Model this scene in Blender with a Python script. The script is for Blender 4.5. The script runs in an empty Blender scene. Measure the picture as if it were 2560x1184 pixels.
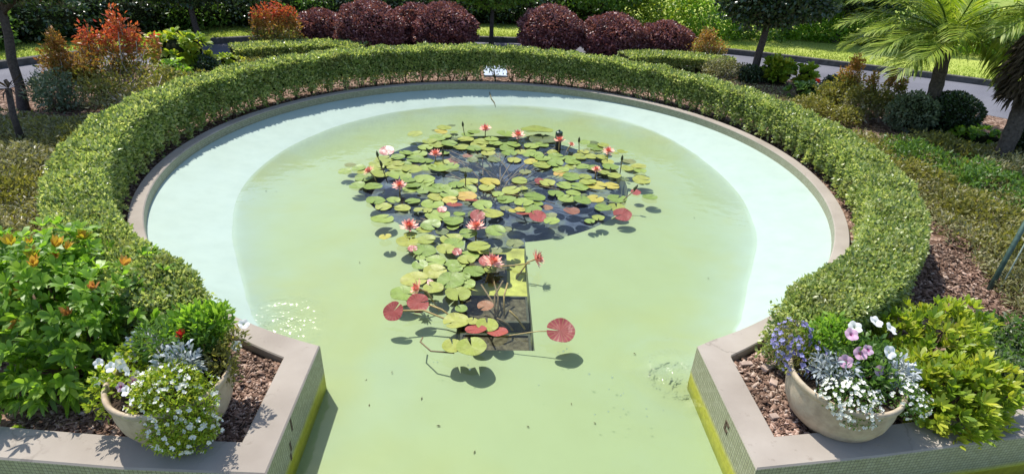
import bpy, math, random
import numpy as np
from mathutils import Vector, Matrix
from mathutils.geometry import delaunay_2d_cdt

# ------------------------------------------------------------------ camera, sky, sun, exposure
scene = bpy.context.scene
cam_data = bpy.data.cameras.new("camera")
cam = bpy.data.objects.new("camera", cam_data)
scene.collection.objects.link(cam)
scene.camera = cam
cam_data.sensor_width = 36.0
cam_data.lens = 19.879
cam_data.clip_start = 0.05
cam_data.clip_end = 2000.0
_r = Vector((0.99895463, -0.02403759, 0.03888248))
_u = Vector((-0.0224443, 0.48309043, 0.87528275))
_b = Vector((-0.03982344, -0.87524044, 0.48204592))
_m = Matrix(((_r.x, _u.x, _b.x), (_r.y, _u.y, _b.y), (_r.z, _u.z, _b.z))).to_4x4()
_m.translation = Vector((-0.1084, -9.447, 3.6254))
cam.matrix_world = _m

SUN_AZ = math.radians(34.0)      # sun stands beyond the pond, to the left
SUN_EL = math.radians(59.0)
world = bpy.data.worlds.new("World")
scene.world = world
world.use_nodes = True
_wn = world.node_tree
_wn.nodes.clear()
_sky = _wn.nodes.new("ShaderNodeTexSky")
_sky.sky_type = 'NISHITA'
_sky.sun_disc = False
_sky.sun_elevation = SUN_EL
_sky.sun_rotation = -SUN_AZ
_bg = _wn.nodes.new("ShaderNodeBackground")
_bg.inputs[1].default_value = 0.15
_wo = _wn.nodes.new("ShaderNodeOutputWorld")
_wn.links.new(_sky.outputs[0], _bg.inputs[0])
_wn.links.new(_bg.outputs[0], _wo.inputs[0])

sun_data = bpy.data.lights.new("sun", 'SUN')
sun_data.energy = 4.1
sun_data.angle = math.radians(0.8)
sun_data.color = (1.0, 0.955, 0.88)
sun = bpy.data.objects.new("sun", sun_data)
scene.collection.objects.link(sun)
_to = Vector((-math.sin(SUN_AZ) * math.cos(SUN_EL), math.cos(SUN_AZ) * math.cos(SUN_EL), math.sin(SUN_EL)))
sun.rotation_euler = _to.to_track_quat('Z', 'Y').to_euler()
sun.location = _to * 60

scene.view_settings.view_transform = 'Standard'
scene.view_settings.look = 'None'
scene.view_settings.gamma = 1.0
scene.view_settings.exposure = 0.7
scene.view_settings.use_curve_mapping = False
scene.cycles.max_bounces = 8
scene.cycles.transparent_max_bounces = 16
scene.cycles.sample_clamp_indirect = 6.0

rng = np.random.default_rng(11)
random.seed(5)
COL = scene.collection
PI = math.pi

# ------------------------------------------------------------------ object helpers
def tag(o, label=None, cat=None, group=None, kind=None):
    if label: o["label"] = label
    if cat: o["category"] = cat
    if group: o["group"] = group
    if kind: o["kind"] = kind
    return o

def empty(name, loc, label, cat, group=None):
    o = bpy.data.objects.new(name, None)
    o.location = loc
    o.empty_display_size = 0.2
    COL.objects.link(o)
    return tag(o, label, cat, group)

def link(name, me, mat=None, parent=None):
    """Link mesh data given in WORLD coordinates; under a parent the object keeps its world place."""
    o = bpy.data.objects.new(name, me)
    COL.objects.link(o)
    if mat is not None:
        for m in (mat if isinstance(mat, (list, tuple)) else [mat]):
            me.materials.append(m)
    if parent is not None:
        o.parent = parent
        if parent.type == 'EMPTY': o.matrix_parent_inverse = Matrix.Translation(parent.location).inverted()
    return o

def mesh_py(name, verts, faces, smooth=False):
    me = bpy.data.meshes.new(name)
    me.from_pydata([tuple(map(float, v)) for v in verts], [], [tuple(map(int, f)) for f in faces])
    if smooth:
        me.polygons.foreach_set("use_smooth", np.ones(len(me.polygons), bool))
    me.update()
    return me

def mesh_np(name, V, loops, starts, totals, rnd=None, smooth=False):
    me = bpy.data.meshes.new(name)
    me.vertices.add(len(V)); me.vertices.foreach_set("co", np.ascontiguousarray(V, np.float32).ravel())
    me.loops.add(len(loops)); me.loops.foreach_set("vertex_index", np.ascontiguousarray(loops, np.int32))
    me.polygons.add(len(starts)); me.polygons.foreach_set("loop_start", np.ascontiguousarray(starts, np.int32))
    me.polygons.foreach_set("loop_total", np.ascontiguousarray(totals, np.int32))
    if smooth: me.polygons.foreach_set("use_smooth", np.ones(len(starts), bool))
    me.update(calc_edges=True)
    if rnd is not None:
        a = me.attributes.new("rnd", 'FLOAT', 'FACE')
        a.data.foreach_set("value", np.ascontiguousarray(rnd, np.float32))
    return me

class MB:
    """collects simple shapes into one mesh"""
    def __init__(s): s.v = []; s.f = []
    def add(s, V, F):
        n = len(s.v); s.v += [tuple(p) for p in V]; s.f += [tuple(i + n for i in f) for f in F]
    def tube(s, pts, rad, k=7, cap=True):
        pts = [Vector(p) for p in pts]; n = len(pts)
        if not hasattr(rad, '__len__'): rad = [rad] * n
        V = []; ref = Vector((0.31, 0.17, 0.93)).normalized()
        for i, p in enumerate(pts):
            t = (pts[min(i + 1, n - 1)] - pts[max(i - 1, 0)]).normalized()
            a = t.cross(ref)
            if a.length < 0.15: a = t.cross(Vector((1, 0, 0)))
            a.normalize(); b = t.cross(a)
            for j in range(k):
                w = 2 * PI * j / k
                V.append(p + (a * math.cos(w) + b * math.sin(w)) * rad[i])
        F = []
        for i in range(n - 1):
            for j in range(k):
                F.append((i * k + j, i * k + (j + 1) % k, (i + 1) * k + (j + 1) % k, (i + 1) * k + j))
        if cap:
            F.append(tuple(range(k))[::-1]); F.append(tuple((n - 1) * k + j for j in range(k)))
        s.add(V, F)
    def lathe(s, prof, c, k=40, close=False):
        V = []; F = []
        for (r, z) in prof:
            for j in range(k):
                w = 2 * PI * j / k
                V.append((c[0] + r * math.cos(w), c[1] + r * math.sin(w), c[2] + z))
        for i in range(len(prof) - 1):
            for j in range(k):
                F.append((i * k + j, i * k + (j + 1) % k, (i + 1) * k + (j + 1) % k, (i + 1) * k + j))
        s.add(V, F)
    def box(s, c, size, rz=0.0, tilt=(0, 0)):
        M = Matrix.Translation(c) @ Matrix.Rotation(rz, 4, 'Z') @ Matrix.Rotation(tilt[0], 4, 'X') @ Matrix.Rotation(tilt[1], 4, 'Y')
        V = [M @ Vector((x * size[0] / 2, y * size[1] / 2, z * size[2] / 2)) for z in (-1, 1) for y in (-1, 1) for x in (-1, 1)]
        s.add(V, [(0, 2, 3, 1), (4, 5, 7, 6), (0, 1, 5, 4), (2, 6, 7, 3), (0, 4, 6, 2), (1, 3, 7, 5)])
    def blob(s, c, rad, k=12, rings=7, wob=0.08):
        V = []; F = []
        for i in range(rings + 1):
            ph = PI * i / rings
            for j in range(k):
                w = 2 * PI * j / k
                q = 1 + random.uniform(-wob, wob)
                V.append((c[0] + rad[0] * q * math.sin(ph) * math.cos(w), c[1] + rad[1] * q * math.sin(ph) * math.sin(w), c[2] + rad[2] * q * math.cos(ph)))
        for i in range(rings):
            for j in range(k):
                F.append((i * k + j, (i + 1) * k + j, (i + 1) * k + (j + 1) % k, i * k + (j + 1) % k))
        s.add(V, F)
    def build(s, name, mat, parent=None, smooth=True):
        return link(name, mesh_py(name, s.v, s.f, smooth), mat, parent)

# ------------------------------------------------------------------ materials
def new_mat(name):
    m = bpy.data.materials.new(name); m.use_nodes = True
    nt = m.node_tree; nt.nodes.clear()
    out = nt.nodes.new("ShaderNodeOutputMaterial")
    return m, nt, out

def node(nt, t, **kw):
    n = nt.nodes.new(t)
    for k, v in kw.items():
        if k.startswith('i_'):
            n.inputs[int(k[2:])].default_value = v
        else: setattr(n, k, v)
    return n

def ramp(nt, fac, stops):
    r = nt.nodes.new("ShaderNodeValToRGB")
    e = r.color_ramp.elements
    while len(e) < len(stops): e.new(0.5)
    for i, (p, c) in enumerate(stops):
        e[i].position = p; e[i].color = (*c, 1)
    nt.links.new(fac, r.inputs[0])
    return r

def noise(nt, vec, scale, detail=4, rough=0.55):
    n = node(nt, "ShaderNodeTexNoise")
    n.inputs["Scale"].default_value = scale; n.inputs["Detail"].default_value = detail; n.inputs["Roughness"].default_value = rough
    if vec is not None: nt.links.new(vec, n.inputs["Vector"])
    return n

def mathn(nt, op, a, b=None, clamp=False):
    n = node(nt, "ShaderNodeMath", operation=op, use_clamp=clamp)
    for i, x in enumerate((a, b)):
        if x is None: continue
        if isinstance(x, (int, float)): n.inputs[i].default_value = x
        else: nt.links.new(x, n.inputs[i])
    return n.outputs[0]

def mixc(nt, fac, a, b, mode='MIX'):
    n = node(nt, "ShaderNodeMix", data_type='RGBA', blend_type=mode)
    for i, x in ((0, fac), (6, a), (7, b)):
        if isinstance(x, (int, float)): n.inputs[i].default_value = x
        elif isinstance(x, tuple): n.inputs[i].default_value = (*x, 1)
        else: nt.links.new(x, n.inputs[i])
    return n.outputs[2]

def bsdf(nt, out, col, rough=0.7, spec=0.4, height=None, bump=0.3, dist=0.02):
    p = nt.nodes.new("ShaderNodeBsdfPrincipled")
    if isinstance(col, tuple): p.inputs["Base Color"].default_value = (*col, 1)
    else: nt.links.new(col, p.inputs["Base Color"])
    if isinstance(rough, (int, float)): p.inputs["Roughness"].default_value = rough
    else: nt.links.new(rough, p.inputs["Roughness"])
    p.inputs["Specular IOR Level"].default_value = spec
    if height is not None:
        b = nt.nodes.new("ShaderNodeBump"); b.inputs["Strength"].default_value = bump; b.inputs["Distance"].default_value = dist
        nt.links.new(height, b.inputs["Height"]); nt.links.new(b.outputs[0], p.inputs["Normal"])
    nt.links.new(p.outputs[0], out.inputs[0])
    return p

def pos(nt): return nt.nodes.new("ShaderNodeNewGeometry").outputs["Position"]

def plain(name, col, rough=0.7, spec=0.4, var=0.25, scale=20, bump=0.0):
    m, nt, out = new_mat(name)
    n = noise(nt, pos(nt), scale)
    lo = tuple(c * (1 - var) for c in col); hi = tuple(min(1, c * (1 + var)) for c in col)
    r = ramp(nt, n.outputs[0], [(0.3, lo), (0.7, hi)])
    bsdf(nt, out, r.outputs[0], rough, spec, n.outputs[0] if bump else None, bump)
    return m

def leaf_mat(name, stops, transl=0.35, rough=0.42, spec=0.45, tgain=1.5, brown=0.0):
    """leaf: colour varies from leaf to leaf; thin, so some light comes through"""
    m, nt, out = new_mat(name)
    at = node(nt, "ShaderNodeAttribute", attribute_name="rnd", attribute_type='GEOMETRY')
    k = len(stops)
    r = ramp(nt, at.outputs["Fac"], [(i / (k - 1), c) for i, c in enumerate(stops)])
    big = noise(nt, pos(nt), 1.7, 3)
    v = ramp(nt, big.outputs[0], [(0.3, (0.78, 0.8, 0.75)), (0.7, (1.15, 1.12, 1.1))])
    c = mixc(nt, 1.0, r.outputs[0], v.outputs[0], 'MULTIPLY')
    if brown:      # patches of older, drier leaves
        b2 = noise(nt, pos(nt), 3.2, 4)
        c = mixc(nt, mathn(nt, 'MULTIPLY', mathn(nt, 'DIVIDE', mathn(nt, 'SUBTRACT', b2.outputs[0], 0.56), 0.12, True), brown), c, (0.24, 0.19, 0.08))
    p = nt.nodes.new("ShaderNodeBsdfPrincipled")
    nt.links.new(c, p.inputs["Base Color"]); p.inputs["Roughness"].default_value = rough
    p.inputs["Specular IOR Level"].default_value = spec
    t = nt.nodes.new("ShaderNodeBsdfTranslucent")
    tc = mixc(nt, 1.0, c, (tgain, tgain * 1.0, tgain * 0.55), 'MULTIPLY')
    nt.links.new(tc, t.inputs[0])
    mx = nt.nodes.new("ShaderNodeMixShader"); mx.inputs[0].default_value = transl
    nt.links.new(p.outputs[0], mx.inputs[1]); nt.links.new(t.outputs[0], mx.inputs[2])
    nt.links.new(mx.outputs[0], out.inputs[0])
    return m

M = {}
M['hedge'] = leaf_mat('hedge_leaf', [(0.04, 0.075, 0.022), (0.165, 0.24, 0.07), (0.295, 0.365, 0.12), (0.42, 0.465, 0.18), (0.57, 0.585, 0.33)], 0.42, 0.36, 0.6, 1.6, 0.28)  # darkest and palest stops stand in for shaded gaps and leaf highlights
M['purple'] = leaf_mat('purple_leaf', [(0.06, 0.02, 0.028), (0.15, 0.05, 0.06), (0.25, 0.095, 0.105), (0.42, 0.22, 0.23)], 0.25, 0.42, 0.6)
M['dark'] = leaf_mat('dark_evergreen_leaf', [(0.016, 0.035, 0.014), (0.035, 0.07, 0.025), (0.075, 0.125, 0.045)], 0.25, 0.32, 0.7)
M['mid'] = leaf_mat('mid_green_leaf', [(0.05, 0.11, 0.02), (0.10, 0.20, 0.035), (0.19, 0.31, 0.06)], 0.4)
M['bright'] = leaf_mat('bright_green_leaf', [(0.09, 0.19, 0.02), (0.18, 0.33, 0.035), (0.30, 0.44, 0.06)], 0.5, 0.42, 0.45, 1.7)
M['lime'] = leaf_mat('yellow_green_leaf', [(0.13, 0.23, 0.02), (0.29, 0.39, 0.035), (0.48, 0.48, 0.06)], 0.42)
M['red'] = leaf_mat('red_leaf', [(0.26, 0.12, 0.04), (0.44, 0.10, 0.05), (0.56, 0.07, 0.05)], 0.4)
M['orange'] = leaf_mat('orange_leaf', [(0.20, 0.17, 0.04), (0.33, 0.19, 0.05), (0.44, 0.17, 0.07)], 0.4)
M['tip'] = leaf_mat('orange_new_leaf', [(0.44, 0.36, 0.04), (0.50, 0.28, 0.06), (0.52, 0.21, 0.09)], 0.35)
M['dry'] = leaf_mat('dry_green_leaf', [(0.14, 0.125, 0.06), (0.18, 0.19, 0.075), (0.28, 0.27, 0.14), (0.42, 0.38, 0.27)], 0.3)
M['grey'] = leaf_mat('grey_green_leaf', [(0.08, 0.115, 0.065), (0.14, 0.19, 0.11), (0.27, 0.31, 0.22)], 0.3)
M['silver'] = leaf_mat('silver_leaf', [(0.30, 0.34, 0.36), (0.42, 0.46, 0.50), (0.60, 0.63, 0.68)], 0.15, 0.8, 0.2, 1.0)
M['olive'] = leaf_mat('olive_leaf', [(0.12, 0.13, 0.03), (0.21, 0.21, 0.05), (0.31, 0.28, 0.08)], 0.4)
M['palm'] = leaf_mat('palm_leaflet', [(0.10, 0.17, 0.02), (0.22, 0.31, 0.03), (0.36, 0.41, 0.07)], 0.42, 0.5, 0.3)
M['dead'] = leaf_mat('dead_frond', [(0.03, 0.022, 0.014), (0.06, 0.045, 0.03), (0.10, 0.075, 0.05)], 0.1, 0.8, 0.2)
M['grass'] = leaf_mat('grass_blade', [(0.20, 0.28, 0.05), (0.29, 0.37, 0.07), (0.38, 0.44, 0.11)], 0.35, 0.6, 0.3)
M['white_fl'] = leaf_mat('white_petal', [(0.72, 0.74, 0.70), (0.80, 0.80, 0.78), (0.86, 0.86, 0.86)], 0.3, 0.6, 0.2, 1.0)
M['pink_fl'] = leaf_mat('pink_petal', [(0.62, 0.30, 0.46), (0.70, 0.42, 0.58), (0.80, 0.60, 0.70)], 0.3, 0.6, 0.2, 1.0)
M['violet_fl'] = leaf_mat('violet_petal', [(0.20, 0.17, 0.42), (0.30, 0.28, 0.58), (0.45, 0.45, 0.75)], 0.3, 0.6, 0.2, 1.0)
M['red_fl'] = leaf_mat('red_petal', [(0.55, 0.03, 0.03), (0.65, 0.06, 0.04), (0.7, 0.1, 0.06)], 0.3, 0.6, 0.2, 1.0)
M['bark'] = plain('bark', (0.075, 0.06, 0.055), 0.9, 0.2, 0.4, 30, 0.6)
M['palmbark'] = plain('palm_bark', (0.085, 0.07, 0.06), 0.9, 0.2, 0.4, 22, 0.8)
M['twig'] = plain('pale_twig', (0.5, 0.43, 0.37), 0.85, 0.2, 0.3, 30)
M['stem'] = plain('brown_stem', (0.16, 0.11, 0.075), 0.85, 0.2, 0.35, 30)
M['core'] = plain('dark_core', (0.022, 0.026, 0.012), 0.95, 0.05, 0.5, 25)  # near-black fill for foliage, added to block light coming through
M['corep'] = plain('dark_core_purple', (0.02, 0.01, 0.01), 0.95, 0.05, 0.5, 25)  # same light-blocking fill, for the purple bushes

# ------------------------------------------------------------------ foliage
def unit(n):
    v = rng.normal(size=(n, 3)); return v / np.linalg.norm(v, axis=1, keepdims=True)
def nrm(v): return v / np.maximum(np.linalg.norm(v, axis=1, keepdims=True), 1e-9)

def leaf_mesh(name, P, D, S, L, W, rnd, long=False, arch=0.25):
    """P base points, D axis, S side, L length, W width (arrays). 2 folded triangles, or 4 for long leaves"""
    n = len(P); N = np.cross(D, S)
    L = np.broadcast_to(L, (n,))[:, None]; W = np.broadcast_to(W, (n,))[:, None]
    if not long:
        a = P; b = P + D * L * 0.5 + S * W * 0.5 + N * W * 0.12; c = P + D * L; d = P + D * L * 0.5 - S * W * 0.5 + N * W * 0.12
        V = np.stack([a, b, c, d], 1).reshape(-1, 3)
        idx = (np.arange(n) * 4)[:, None] + np.array([0, 1, 2, 0, 2, 3])[None]
        return mesh_np(name, V, idx.ravel(), np.arange(2 * n) * 3, np.full(2 * n, 3), np.repeat(rnd, 2))
    dn = np.array([0, 0, -1.0])
    p1 = P + D * L * 0.38 + N * L * 0.05; p2 = P + D * L * 0.74 + dn * L * arch * 0.3; t = P + D * L + dn * L * arch
    V = np.stack([P, p1 + S * W * 0.46, p1 - S * W * 0.46, p2 + S * W * 0.38, p2 - S * W * 0.38, t], 1).reshape(-1, 3)
    idx = (np.arange(n) * 6)[:, None] + np.array([0, 1, 2, 1, 3, 4, 2, 3, 5, 4])[None]
    st = (np.arange(n) * 10)[:, None] + np.array([0, 3, 7])[None]
    tt = np.tile([3, 4, 3], n)
    return mesh_np(name, V, idx.ravel(), st.ravel(), tt, np.repeat(rnd, 3))

def foliage(name, P, out, L, W, mat, parent, outw=0.7, up=0.0, long=False, rnd=None, arch=0.25):
    n = len(P)
    D = nrm(unit(n) + out * outw + np.array([0, 0, up]))
    S = nrm(np.cross(D, nrm(unit(n) * 0.8 + out * 0.6)))
    s = rng.uniform(0.7, 1.25, n)
    if rnd is None: rnd = np.clip(rng.beta(1.6, 1.8, n), 0, 1)
    o = link(name, leaf_mesh(name, P, D, S, L * s, W * s, rnd, long, arch), mat, parent)
    o["kind"] = "stuff"
    return o

def lobes_pts(lobes, n, thick=0.3, zmin=None, bump=0.1, cut=0.0):
    lobes = np.array(lobes, float)
    A = (lobes[:, 3] * lobes[:, 4] + lobes[:, 3] * lobes[:, 5] + lobes[:, 4] * lobes[:, 5])
    k = rng.choice(len(lobes), n, p=A / A.sum())
    d = unit(n)
    wob = 1 + bump * (np.sin(d[:, 0] * 5 + k * 1.7) * np.sin(d[:, 1] * 6 + k) + 0.6 * np.sin(d[:, 2] * 9 + k * 2.3 + d[:, 0] * 7))
    q = (1 - thick * rng.random(n) ** 1.5) * wob
    P = lobes[k, :3] + d * lobes[k, 3:6] * q[:, None]
    out = nrm(d / lobes[k, 3:6])
    keep = np.ones(n, bool)
    if zmin is not None: keep &= P[:, 2] > zmin
    # points well inside another lobe are dropped
    for j in range(len(lobes)):
        e = (((P - lobes[j, :3]) / lobes[j, 3:6]) ** 2).sum(1)
        keep &= ~((e < (0.72 - cut) ** 2) & (k != j))
    return P[keep], out[keep]

GZ = -0.10     # ground level of the beds

def bush(name, label, cat, base, lobes, n, L, W, mat, group=None, core=None, stems=6, stem_mat='stem', outw=0.7, up=0.0, thick=0.3, bump=0.1, long=False, spread=0.25):
    """base (x,y,z); lobes relative to base"""
    root = empty(name, base, label, cat, group)
    lo = [(l[0] + base[0], l[1] + base[1], l[2] + base[2], l[3], l[4], l[5]) for l in lobes]
    P, out = lobes_pts(lo, n, thick, base[2] + 0.02, bump)
    foliage('foliage', P, out, L, W, M[mat], root, outw, up, long)
    if core:
        mb = MB()
        for l in lo:
            c = list(l[:3]); r = [l[3] * 0.8, l[4] * 0.8, l[5] * 0.8]
            if c[2] - r[2] < base[2] + 0.03:
                top = c[2] + r[2]; c[2] = (top + base[2] + 0.03) / 2; r[2] = (top - base[2] - 0.03) / 2
            mb.blob(c, r)
        tag(mb.build('dark_core', M[core], root), kind='stuff')  # dark blobs added inside the leaves to stop light showing through
    for i in range(stems):
        l = lo[i % len(lo)]
        mb = MB()
        x0, y0 = base[0] + random.uniform(-1, 1) * spread * 0.5, base[1] + random.uniform(-1, 1) * spread * 0.5
        tx = l[0] + random.uniform(-.6, .6) * l[3]; ty = l[1] + random.uniform(-.6, .6) * l[4]; tz = l[2] + random.uniform(-.1, .5) * l[5]
        mx, my = (x0 * 0.55 + tx * 0.45) + random.uniform(-.06, .06), (y0 * 0.55 + ty * 0.45) + random.uniform(-.06, .06)
        h = tz - base[2]
        mb.tube([(x0, y0, base[2] - 0.05), (mx, my, base[2] + h * 0.5), (tx, ty, tz)], [0.018 + 0.01 * h, 0.013 + 0.006 * h, 0.005], 5)
        mb.build('stem', M[stem_mat], root)
    return root

def whorls(name, C, A, nl, L, W, mat, parent, spread=(0.5, 1.1), arch=0.25):
    """leaf rosettes at C pointing along A"""
    m = len(C)
    cen = np.repeat(C, nl, 0); ax = np.repeat(nrm(A), nl, 0); n = len(cen)
    ref = nrm(np.cross(ax, nrm(np.tile(np.array([[0.3, 0.2, 0.93]]), (n, 1)) + 0.01 * unit(n))))
    ref2 = np.cross(ax, ref)
    ph = np.tile(np.arange(nl) * 2 * PI / nl, m) + np.repeat(rng.random(m) * 6.28, nl) + rng.normal(0, 0.25, n)
    tl = rng.uniform(spread[0], spread[1], n)
    rad = ref * np.cos(ph)[:, None] + ref2 * np.sin(ph)[:, None]
    D = nrm(ax * np.cos(tl)[:, None] + rad * np.sin(tl)[:, None])
    S = nrm(np.cross(D, ax) + 0.15 * unit(n))
    s = rng.uniform(0.75, 1.2, n) * np.repeat(rng.uniform(0.8, 1.2, m), nl)
    rnd = np.clip(np.repeat(rng.beta(1.6, 1.8, m), nl) + rng.normal(0, 0.12, n), 0, 1)
    o = link(name, leaf_mesh(name, cen, D, S, L * s, W * s, rnd, True, arch), mat, parent)
    o["kind"] = "stuff"
    return o

def limb_tube(mb, a, b, r0, r1, wob=0.06, k=7, seg=5):
    a, b = Vector(a), Vector(b); L = (b - a).length
    pts = [a.lerp(b, i / seg) + (Vector((random.uniform(-1, 1), random.uniform(-1, 1), random.uniform(-.3, .3))) * wob * L if 0 < i < seg else Vector()) for i in range(seg + 1)]
    mb.tube(pts, [r0 + (r1 - r0) * i / seg for i in range(seg + 1)], k)

def tree(name, label, base, lean, htrunk, rtrunk, lobes, n, L, W, mat, group=None, limbs=6, core=None, outw=0.6, thick=0.5, cat='tree'):
    root = empty(name, base, label, cat, group)
    top = Vector((base[0] + lean[0], base[1] + lean[1], base[2] + htrunk))
    mb = MB()
    b = Vector(base)
    pts = [Vector((b.x, b.y, b.z - 0.1)), b + Vector((0, 0, 0.06))] + [b.lerp(top, t) + Vector((random.uniform(-1, 1), random.uniform(-1, 1), 0)) * 0.02 * htrunk for t in (0.25, 0.5, 0.75)] + [top]
    mb.tube(pts, [rtrunk * 1.7, rtrunk * 1.3, rtrunk * 1.05, rtrunk, rtrunk * 0.92, rtrunk * 0.8], 9)
    mb.build('trunk', M['bark'], root)
    lo = [(l[0] + top.x, l[1] + top.y, l[2] + top.z, l[3], l[4], l[5]) for l in lobes]
    for i in range(limbs):
        l = lo[i % len(lo)]
        e = Vector((l[0] + random.uniform(-.5, .5) * l[3], l[1] + random.uniform(-.5, .5) * l[4], l[2] + random.uniform(-.2, .5) * l[5]))
        mb = MB(); limb_tube(mb, top - Vector((0, 0, 0.1 * random.random())), e, rtrunk * 0.55, rtrunk * 0.12)
        mb.build('limb', M['bark'], root)
    P, out = lobes_pts(lo, n, thick, None, 0.12)
    foliage('crown', P, out, L, W, M[mat], root, outw, 0.0)
    if core:
        mb = MB()
        for l in lo: mb.blob(l[:3], (l[3] * .62, l[4] * .62, l[5] * .6))
        tag(mb.build('dark_core', M[core], root), kind='stuff')  # dark blobs added within the crown to block light
    return root

# ------------------------------------------------------------------ pond outline (metres; the round basin is centred on the origin)
R = 5.4
ZW = -0.39          # water level
CLX, CRX = -1.725, 2.005
CLY, CRY = -5.117, -5.040
a0, a1 = math.atan2(CLY, CLX), math.atan2(CRY, CRX)
arc = []
NA = 150
for i in range(1, NA):
    t = a0 - (a0 + 2 * PI - a1) * i / NA
    arc.append((R * math.cos(t), R * math.sin(t)))
PATH = [(-9.5, -5.75), (-6.0, -6.22), (-3.72, -6.46), (-2.8, -6.54), (CLX, -6.585), (CLX, CLY)] + arc + [(CRX, CRY), (2.01, -6.51), (3.08, -6.38), (4.46, -6.17), (7.0, -5.75), (9.8, -5.15)]

def offset(path, w, wa=None):
    out = []
    n = len(path)
    for i in range(n):
        p = Vector(path[i])
        d0 = (p - Vector(path[i - 1])).normalized() if i > 0 else None
        d1 = (Vector(path[i + 1]) - p).normalized() if i < n - 1 else None
        if d0 is None: d0 = d1
        if d1 is None: d1 = d0
        n0 = Vector((-d0.y, d0.x)); n1 = Vector((-d1.y, d1.x))
        b = (n0 + n1).normalized()
        ww = w
        if wa is not None and 6 <= i < n - 6:      # the curved run is narrower than the planter walls
            e = min(i - 5, n - 6 - i) / 6.0; ww = w + (wa - w) * min(1.0, e)
        out.append(tuple(p + b * (ww / max(0.3, b.dot(n0)))))
    return out

CW = 0.29
O_IN = offset(PATH, 0.012); O_OUT = offset(PATH, CW - 0.01, 0.18); O_OUT2 = offset(PATH, CW, 0.19); O_MID = offset(PATH, CW * 0.5, 0.11)

# concrete
def concrete_mat():
    m, nt, out = new_mat('coping_concrete')
    P = pos(nt)
    n1 = noise(nt, P, 1.3, 5); n2 = noise(nt, P, 9, 5, 0.65); n3 = noise(nt, P, 120, 2)
    c = ramp(nt, n1.outputs[0], [(0.3, (0.25, 0.216, 0.18)), (0.55, (0.305, 0.268, 0.226)), (0.75, (0.352, 0.314, 0.27))]).outputs[0]
    st = ramp(nt, n2.outputs[0], [(0.0, (1, 1, 1)), (0.62, (1, 1, 1)), (0.72, (0.72, 0.69, 0.67))]).outputs[0]
    c = mixc(nt, 0.8, c, st, 'MULTIPLY')
    vo = node(nt, "ShaderNodeTexVoronoi", feature='DISTANCE_TO_EDGE'); vo.inputs["Scale"].default_value = 0.55
    dp = node(nt, "ShaderNodeVectorMath", operation='ADD')
    dn = noise(nt, P, 3.0, 5); nt.links.new(P, dp.inputs[0])
    sc = node(nt, "ShaderNodeVectorMath", operation='SCALE'); nt.links.new(dn.outputs["Color"], sc.inputs[0]); sc.inputs["Scale"].default_value = 0.35
    nt.links.new(sc.outputs[0], dp.inputs[1]); nt.links.new(dp.outputs[0], vo.inputs["Vector"])
    cr = ramp(nt, vo.outputs["Distance"], [(0.0, (0.45, 0.42, 0.4)), (0.006, (1, 1, 1))]).outputs[0]
    c = mixc(nt, mathn(nt, 'MULTIPLY', mathn(nt, 'DIVIDE', mathn(nt, 'SUBTRACT', n1.outputs[0], 0.42), 0.2, True), 0.6), c, mixc(nt, 1.0, c, cr, 'MULTIPLY'))
    h = mathn(nt, 'ADD', mathn(nt, 'MULTIPLY', n3.outputs[0], 0.25), n2.outputs[0])
    bsdf(nt, out, c, 0.85, 0.25, h, 0.25, 0.01)
    return m
M['concrete'] = concrete_mat()

def tile_mat():
    m, nt, out = new_mat('mosaic_tile')
    uv = nt.nodes.new("ShaderNodeUVMap")
    br = node(nt, "ShaderNodeTexBrick", offset=0.0, squash=1.0)
    br.inputs["Scale"].default_value = 1.0
    br.inputs["Brick Width"].default_value = 0.034; br.inputs["Row Height"].default_value = 0.034
    br.inputs["Mortar Size"].default_value = 0.0028; br.inputs["Mortar Smooth"].default_value = 0.2
    br.inputs["Color1"].default_value = (0.34, 0.345, 0.23, 1); br.inputs["Color2"].default_value = (0.29, 0.30, 0.185, 1)  # yellow-green tint stands in for light bounced off the green water
    br.inputs["Mortar"].default_value = (0.13, 0.11, 0.085, 1)
    nt.links.new(uv.outputs[0], br.inputs["Vector"])
    P = pos(nt); sep = nt.nodes.new("ShaderNodeSeparateXYZ"); nt.links.new(P, sep.inputs[0])
    n = noise(nt, P, 5, 4); n2 = noise(nt, P, 22, 4)
    zz = mathn(nt, 'ADD', sep.outputs[2], mathn(nt, 'MULTIPLY', mathn(nt, 'SUBTRACT', n.outputs[0], 0.5), 0.05))
    # algae film: grows up from the water's edge
    f = mathn(nt, 'DIVIDE', mathn(nt, 'SUBTRACT', -0.32, zz), 0.07, True)
    c = mixc(nt, mathn(nt, 'MULTIPLY', f, 0.93), br.outputs["Color"], (0.48, 0.46, 0.04))
    f2 = mathn(nt, 'DIVIDE', mathn(nt, 'SUBTRACT', -0.46, zz), 0.08, True)
    c = mixc(nt, mathn(nt, 'MULTIPLY', f2, 0.7), c, (0.23, 0.27, 0.04))
    gr = ramp(nt, n2.outputs[0], [(0.35, (0.75, 0.74, 0.66)), (0.6, (1, 1, 1))]).outputs[0]
    c = mixc(nt, 0.8, c, gr, 'MULTIPLY')
    bsdf(nt, out, c, 0.45, 0.4, br.outputs["Fac"], -0.4, 0.006)
    return m
M['tile'] = tile_mat()

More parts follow.
